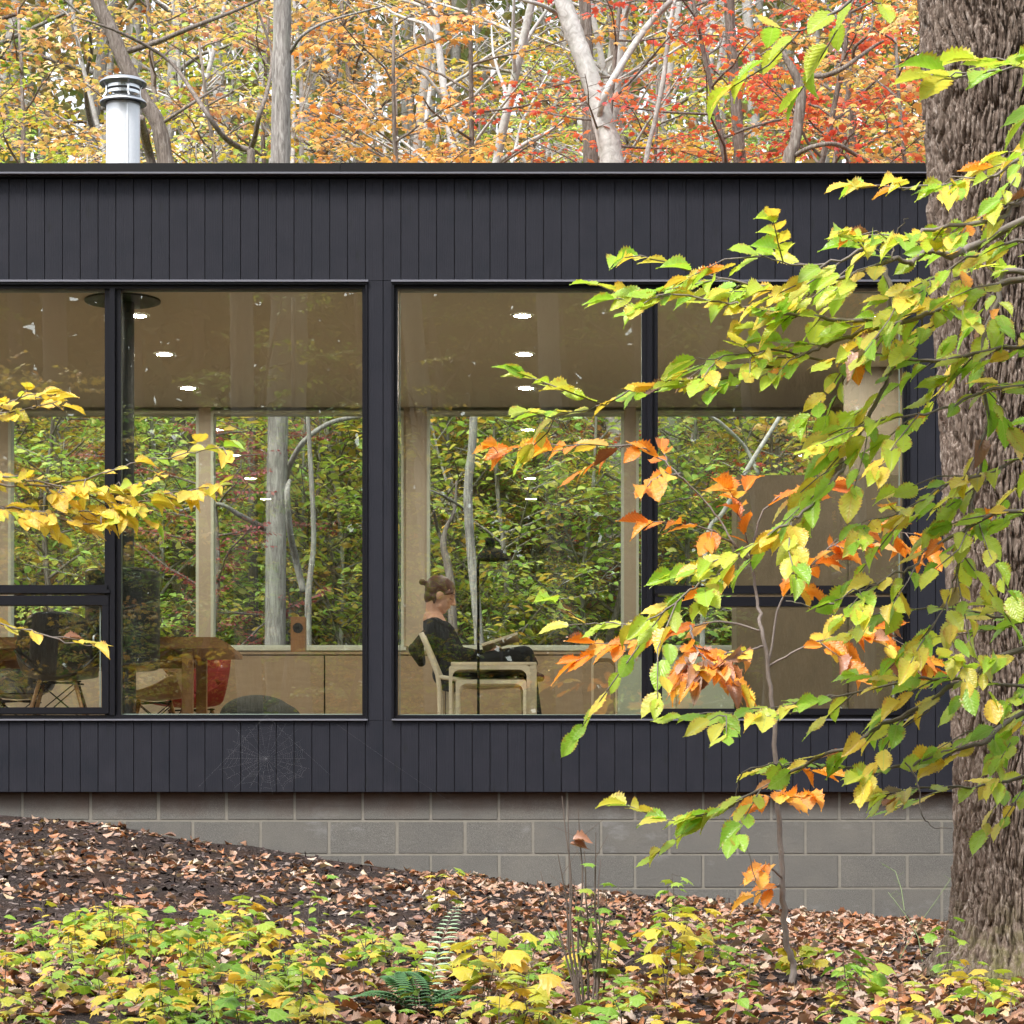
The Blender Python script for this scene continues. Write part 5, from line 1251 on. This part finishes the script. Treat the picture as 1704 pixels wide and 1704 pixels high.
class Bough:
    def __init__(s, seed): s.r = np.random.default_rng(seed); s.m = MB(); s.L = {}
    def curve(s, pts, D0_, D1, rad0, rad1):
        P = [np.array(at(a, b, D0_ + (D1 - D0_) * k / (len(pts) - 1) + s.r.uniform(-.04, .04))) for k, (a, b) in enumerate(pts)]; Q = []
        for k in range(len(P) - 1):
            a, b, c, d = P[max(k - 1, 0)], P[k], P[k + 1], P[min(k + 2, len(P) - 1)]
            for q in range(5): t = q / 5; Q.append(.5 * ((2 * b) + (c - a) * t + (2 * a - 5 * b + 4 * c - d) * t * t + (3 * b - a - 3 * c + d) * t ** 3))
        Q.append(P[-1]); n = len(Q); Q = [q + s.r.normal(0, .003, 3) for q in Q]
        s.m.tube(Q, [rad0 + (rad1 - rad0) * i / (n - 1) for i in range(n)], 6); return Q
    def leaf(s, p, d, kind, size, up=None):
        s.L.setdefault(kind, []).append((p, d, s.r.normal(0, .36, 3) + (up if up is not None else np.array([-.1, -.42, 1.])), size))
    def spray(s, Q, kinds, t0=.1, gap=.075, size=.09, sub=.5, sublen=(.12, .3), drop=.12):
        """alternate leaves along the twig, and side twigs with leaves of their own"""
        L = [0]
        for a, b in zip(Q, Q[1:]): L.append(L[-1] + np.linalg.norm(b - a))
        tot = L[-1]; dpos = tot * t0; side = 1
        while dpos < tot:
            i = max(0, min(len(Q) - 2, int(np.searchsorted(L, dpos)) - 1)); a, b = Q[i], Q[i + 1]; p = a + (b - a) * (dpos - L[i]) / max(1e-6, L[i + 1] - L[i]); d = (b - a) / np.linalg.norm(b - a)
            n = np.cross(d, [0, 0, 1.]); n /= np.linalg.norm(n) + 1e-9; n = n * side + np.array([0, 0, s.r.uniform(-.5, .3)])
            if s.r.random() < sub:
                ln = s.r.uniform(*sublen); e = p + ln * (d * s.r.uniform(.4, .9) + n * .55 + np.array([0, 0, s.r.uniform(-.45, .2)])); q = [p, (p + e) / 2 + s.r.normal(0, .012, 3), e]
                s.m.tube(q, [.0024, .002, .0013], 5); k = max(2, int(ln / (gap * .72))); dd = (e - p) / np.linalg.norm(e - p); nn = np.cross(dd, [0, 0, 1.]); nn /= np.linalg.norm(nn) + 1e-9
                for j in range(k):
                    t = (j + .6) / k; s.leaf(p + (e - p) * t, dd * s.r.uniform(.6, 1.1) + nn * (1 if j % 2 else -1) * s.r.uniform(.2, .5) + np.array([0, 0, -drop * s.r.uniform(-.3, 1.8)]), s.pick(kinds), size * s.r.uniform(.65, 1.15))
                s.leaf(e, dd + np.array([0, 0, -drop * s.r.random()]), s.pick(kinds), size * s.r.uniform(.8, 1.15))
            else: s.leaf(p, d * s.r.uniform(.8, 1.3) + n * .38 + np.array([0, 0, -drop * s.r.uniform(-.2, 1.6)]), s.pick(kinds), size * s.r.uniform(.65, 1.15))
            side = -side; dpos += gap * s.r.uniform(.7, 1.4)
        s.leaf(Q[-1], Q[-1] - Q[-2], s.pick(kinds), size)
    def pick(s, kinds): ks = list(kinds.items()); w = np.array([b for _, b in ks], float); return ks[s.r.choice(len(ks), p=w / w.sum())][0]
    def build(s, name, root, label, group=None, stem=None, bark=BTWIG):
        e = empty(name, root, label, 'tree', group)
        s.m.build('branches', bark, e, True)
        if stem: stem.build('trunk', BK['grey'], e, True)
        for kind, arr in s.L.items():
            mat, nm, tm = {'g': (BG, 'green_leaves', TOOTH), 'y': (BY, 'yellow_leaves', TOOTH), 'o': (BO, 'orange_leaves', RAGGED), 'd': (DRY, 'brown_leaves', RAGGED[-2:])}[kind]
            cloud(nm, tm, np.array([a[0] for a in arr]), frames(np.array([a[1] for a in arr], float), np.array([a[2] for a in arr])), np.array([a[3] for a in arr]), mat, e, 12, True)
        return e
def green_beech():
    b = Bough(101); mixg = dict(g=.80, y=.16, d=.02, o=.02); mixy = dict(g=.62, y=.33, d=.02, o=.02); RX = 2050
    lines = [
     ([(1990, 300), (1860, 280), (1704, 328), (1669, 363), (1610, 372), (1540, 385), (1470, 402), (1400, 430), (1330, 440), (1260, 425)], 8.0, 7.8, mixy, .010),
     ([(1990, 330), (1780, 340), (1629, 407), (1583, 423), (1546, 417), (1516, 437), (1486, 430), (1420, 455), (1330, 480), (1240, 470), (1120, 440), (1060, 425)], 8.3, 8.0, mixg, .013),
     ([(1990, 380), (1704, 463), (1629, 483), (1586, 500), (1553, 517), (1503, 537), (1419, 533), (1369, 530), (1303, 520), (1236, 510), (1180, 498), (1090, 490), (1020, 500)], 8.1, 7.9, mixg, .010),
     ([(1503, 537), (1440, 552), (1386, 568), (1343, 588), (1296, 608), (1236, 623), (1186, 635), (1136, 637), (1068, 645), (1018, 665), (985, 681), (900, 690)], 8.0, 8.1, mixg, .0065),
     ([(1470, 440), (1480, 480), (1486, 568), (1483, 611), (1469, 651), (1436, 711), (1419, 751), (1396, 788), (1369, 818), (1336, 851), (1296, 881), (1223, 928), (1196, 951), (1156, 978), (1101, 1021), (1051, 1038), (1001, 1038), (950, 1040)], 8.2, 7.9, mixg, .0075),
     ([(1990, 520), (1760, 470), (1675, 450), (1660, 500), (1636, 568), (1640, 700), (1629, 781), (1613, 851), (1603, 901), (1586, 968), (1579, 995), (1536, 1068)], 8.4, 8.2, mixg, .010),
     ([(1990, 900), (1704, 850), (1610, 880), (1546, 911), (1519, 941), (1469, 965), (1419, 985), (1380, 1003)], 8.2, 8.0, mixg, .007),
     ([(1990, 1020), (1704, 1080), (1593, 1136), (1536, 1173), (1469, 1206), (1419, 1239), (1336, 1273), (1293, 1299), (1236, 1329), (1186, 1353), (1110, 1365)], 8.3, 8.1, dict(g=.85, y=.08, o=.05), .009),
     ([(1990, 1110), (1704, 1189), (1636, 1233), (1569, 1253), (1503, 1276), (1429, 1279), (1353, 1269), (1303, 1274)], 8.5, 8.2, mixg, .009),
     ([(1990, 1240), (1704, 1293), (1636, 1306), (1529, 1311), (1469, 1329)], 8.6, 8.4, mixg, .006),
     ([(1990, 90), (1800, 100), (1704, 110), (1640, 122), (1570, 125)], 7.4, 7.3, dict(g=1), .006),
     ([(1990, 200), (1800, 210), (1720, 245), (1660, 290), (1600, 305), (1530, 310), (1440, 312)], 8.1, 8.0, mixy, .007),
     ([(1990, 700), (1790, 680), (1704, 640), (1620, 660), (1540, 690), (1460, 700), (1380, 720)], 8.3, 8.0, mixg, .007),
     ([(1990, 800), (1790, 770), (1704, 760), (1640, 790), (1570, 810), (1500, 850), (1430, 870)], 8.5, 8.1, mixg, .006),
     ([(1990, 560), (1790, 560), (1704, 575), (1620, 590), (1540, 600), (1450, 590), (1370, 600), (1300, 585), (1220, 590), (1150, 600)], 8.2, 8.0, mixg, .008),
     ([(1990, 1000), (1790, 1040), (1704, 1030), (1620, 1020), (1540, 1010), (1480, 1020)], 8.5, 8.3, mixg, .006),
     ([(1990, 1130), (1790, 1150), (1704, 1140), (1600, 1130), (1520, 1130), (1430, 1150), (1350, 1165), (1270, 1180), (1180, 1195)], 8.3, 8.1, dict(g=.9, y=.1), .006),
     ([(1990, 440), (1790, 420), (1704, 400), (1640, 420), (1560, 455), (1480, 500)], 8.0, 7.9, mixy, .007)]
    for k, (pts, a, c, kinds, rad) in enumerate(lines):
        Q = b.curve(pts, a, c, rad, .0014); t0 = .35 if pts[0][0] > 1900 else .08
        b.spray(Q, kinds, t0=t0 - .06, gap=.055, size=.087 if k != 10 else .115, sub=.55)
    for pts, d in (([(1503, 1263), (1526, 1303), (1533, 1349), (1553, 1376), (1585, 1380)], 8.3), ([(1303, 1274), (1283, 1271), (1243, 1283), (1229, 1303), (1223, 1336), (1226, 1369), (1246, 1419), (1256, 1469)], 8.2), ([(1486, 430), (1488, 400), (1510, 360)], 8.0), ([(1386, 1003), (1350, 1010), (1310, 1000)], 8.0)):
        b.curve(pts, d, d, .0026, .0012)
    st = MB(); x = X0(RX, 8.4); g = float(gz(x, 8.4)); r = np.random.default_rng(4); q = wob((x, 8.4, g - .1), (x - .12, 8.4, 6.5), 10, .03, r); st.tube(q, [.08 - .006 * k for k in range(10)], 12)
    b.build('beech_tree', (x, 8.4, g), 'beech with long boughs of lime green toothed leaves reaching in from the right', None, st)
green_beech()
def top_bough():
    b = Bough(131); Q = b.curve([(1560, -330), (1500, -120), (1420, -4), (1366, 33), (1323, 50), (1285, 46)], 7.0, 7.0, .006, .0014); b.spray(Q, dict(g=1), t0=.62, gap=.07, size=.085, sub=.25)
    Q = b.curve([(1500, -120), (1480, -60), (1450, -10), (1465, 10)], 7.0, 7.0, .003, .0014); b.spray(Q, dict(g=.6, y=.4), t0=.7, gap=.07, size=.08, sub=0)
    r = np.random.default_rng(5); st = MB(); x, y = 3.1, 7.6; g = float(gz(x, y)); st.tube(wob((x, y, g - .1), (x - .2, y, 4.2), 8, .03, r), [.05] * 8, 10); st.tube(wob((x - .2, y, 3.3), at(1560, -330, 7.0), 7, .03, r), [.03, .026, .02, .016, .012, .009, .006], 8)
    b.build('young_beech', (x, y, g), 'young beech whose twig of lime leaves hangs down at the top beside the big trunk', None, st)
top_bough()
def yellow_beech():
    b = Bough(111); my = dict(y=.88, g=.12); D = 9.3
    for pts, kinds, t0, gap, sub in (
      ([(-160, 760), (-60, 800), (0, 805), (60, 808), (130, 800), (190, 782), (240, 768), (310, 756), (375, 745)], my, .22, .10, .18),
      ([(60, 808), (130, 815), (200, 822), (260, 822), (310, 818), (365, 808)], my, .05, .06, .35),
      ([(-160, 800), (-60, 838), (0, 843), (60, 850), (140, 852), (200, 845), (250, 830)], my, .2, .06, .5),
      ([(-160, 770), (-40, 790), (30, 795), (110, 812), (180, 835), (225, 850)], my, .3, .08, .55), ([(60, 850), (120, 868), (170, 872)], my, .1, .1, .3), ([(200, 822), (240, 800), (262, 790)], my, .1, .1, .3),
      ([(-160, 700), (-60, 700), (0, 688), (40, 682), (95, 668)], my, .3, .065, .3), ([(0, 688), (20, 668), (50, 648)], my, .1, .06, 0),
      ([(-160, 980), (-60, 1020), (0, 1040), (60, 1052), (110, 1068), (160, 1074)], dict(y=.8, d=.3), .35, .11, .1)):
        Q = b.curve(pts, D + .1, D - .05, .0045, .0013); b.spray(Q, kinds, t0=t0, gap=gap * .58, size=.076, sub=sub + .12, sublen=(.06, .12))
    Q = b.curve([(-260, 60), (-140, 120), (-60, 190), (-12, 222)], D, D, .004, .0014); b.spray(Q, dict(g=1), t0=.85, gap=.07, size=.07, sub=0)
    x = X0(-330, D); g = float(gz(x, D)); r = np.random.default_rng(6); st = MB(); st.tube(wob((x, D, g - .1), (x, D, 5.5), 9, .03, r), [.06 - .005 * k for k in range(9)], 10)
    for py in (700, 760, 800, 980, 60): st.tube([Vector((x, D, Z0(py + 120, D))), at(-260 if py == 60 else -160, py, D + .1)], [.012, .005], 6)
    b.build('beech_sapling', (x, D, g), 'beech reaching in from the left edge with sprays of clear yellow toothed leaves', None, st)
yellow_beech()
def orange_sapling():
    b = Bough(121); D = 12.0; mo = dict(o=.93, y=.06, d=.01); st = MB(); r = np.random.default_rng(9)
    pts = [(1303, 1668), (1310, 1655), (1322, 1612), (1308, 1565), (1301, 1480), (1298, 1400), (1293, 1300), (1287, 1200), (1278, 1110), (1268, 1050), (1260, 1000), (1252, 940)]
    Q = b.curve(pts, D, D, .017, .006)
    for p_, kinds, gap, sub, t0 in (
      ([(1252, 940), (1226, 911), (1200, 870), (1170, 830), (1130, 790), (1090, 757), (1060, 745), (980, 740), (900, 742), (845, 748)], mo, .10, .3, .45),
      ([(1130, 790), (1100, 790), (1075, 810)], mo, .09, .1, .2), ([(1226, 911), (1180, 880), (1130, 872), (1080, 870)], mo, .09, .3, .2),
      ([(1252, 940), (1262, 870), (1300, 825), (1350, 812), (1390, 808)], mo, .06, .6, .45), ([(1252, 940), (1240, 890), (1225, 850), (1240, 820)], mo, .08, .4, .3),
      ([(1278, 1110), (1300, 1000), (1340, 950), (1390, 905), (1450, 882), (1530, 890)], mo, .07, .55, .3),
      ([(1278, 1110), (1330, 1080), (1390, 1058), (1450, 1052), (1530, 1085)], dict(o=.7, y=.2, d=.2), .07, .45, .25),
      ([(1268, 1050), (1200, 1035), (1150, 1042), (1090, 1062), (1040, 1068), (985, 1070)], dict(o=.88, d=.08), .075, .35, .3),
      ([(1150, 1042), (1155, 1075), (1180, 1100), (1200, 1115)], dict(o=.6, d=.3, y=.1), .045, .5, .35), ([(1272, 1075), (1240, 1085), (1200, 1090), (1150, 1115)], dict(o=.6, y=.2, d=.1), .07, .4, .3),
            ([(1295, 1330), (1270, 1325), (1255, 1340)], mo, .07, 0, .3), ([(1294, 1310), (1310, 1325), (1350, 1325)], mo, .07, 0, .3), ([(1300, 1460), (1275, 1440), (1250, 1455)], dict(o=1), .07, 0, .4), ([(1301, 1470), (1280, 1480), (1255, 1492)], dict(o=1), .06, 0, .3), ([(1294, 1300), (1320, 1280), (1365, 1285)], mo, .08, 0, .4)):
        q = b.curve(p_, D, D + r.uniform(-.6, .1), .005, .0015); b.spray(q, kinds, t0=t0, gap=gap * .66, size=.128, sub=sub, sublen=(.10, .22), drop=.28)
    x = X0(1303, D); e = b.build('orange_sapling', (x, D, float(gz(x, D))), 'slender beech sapling with bright orange leaves in front of the right windows')
orange_sapling()
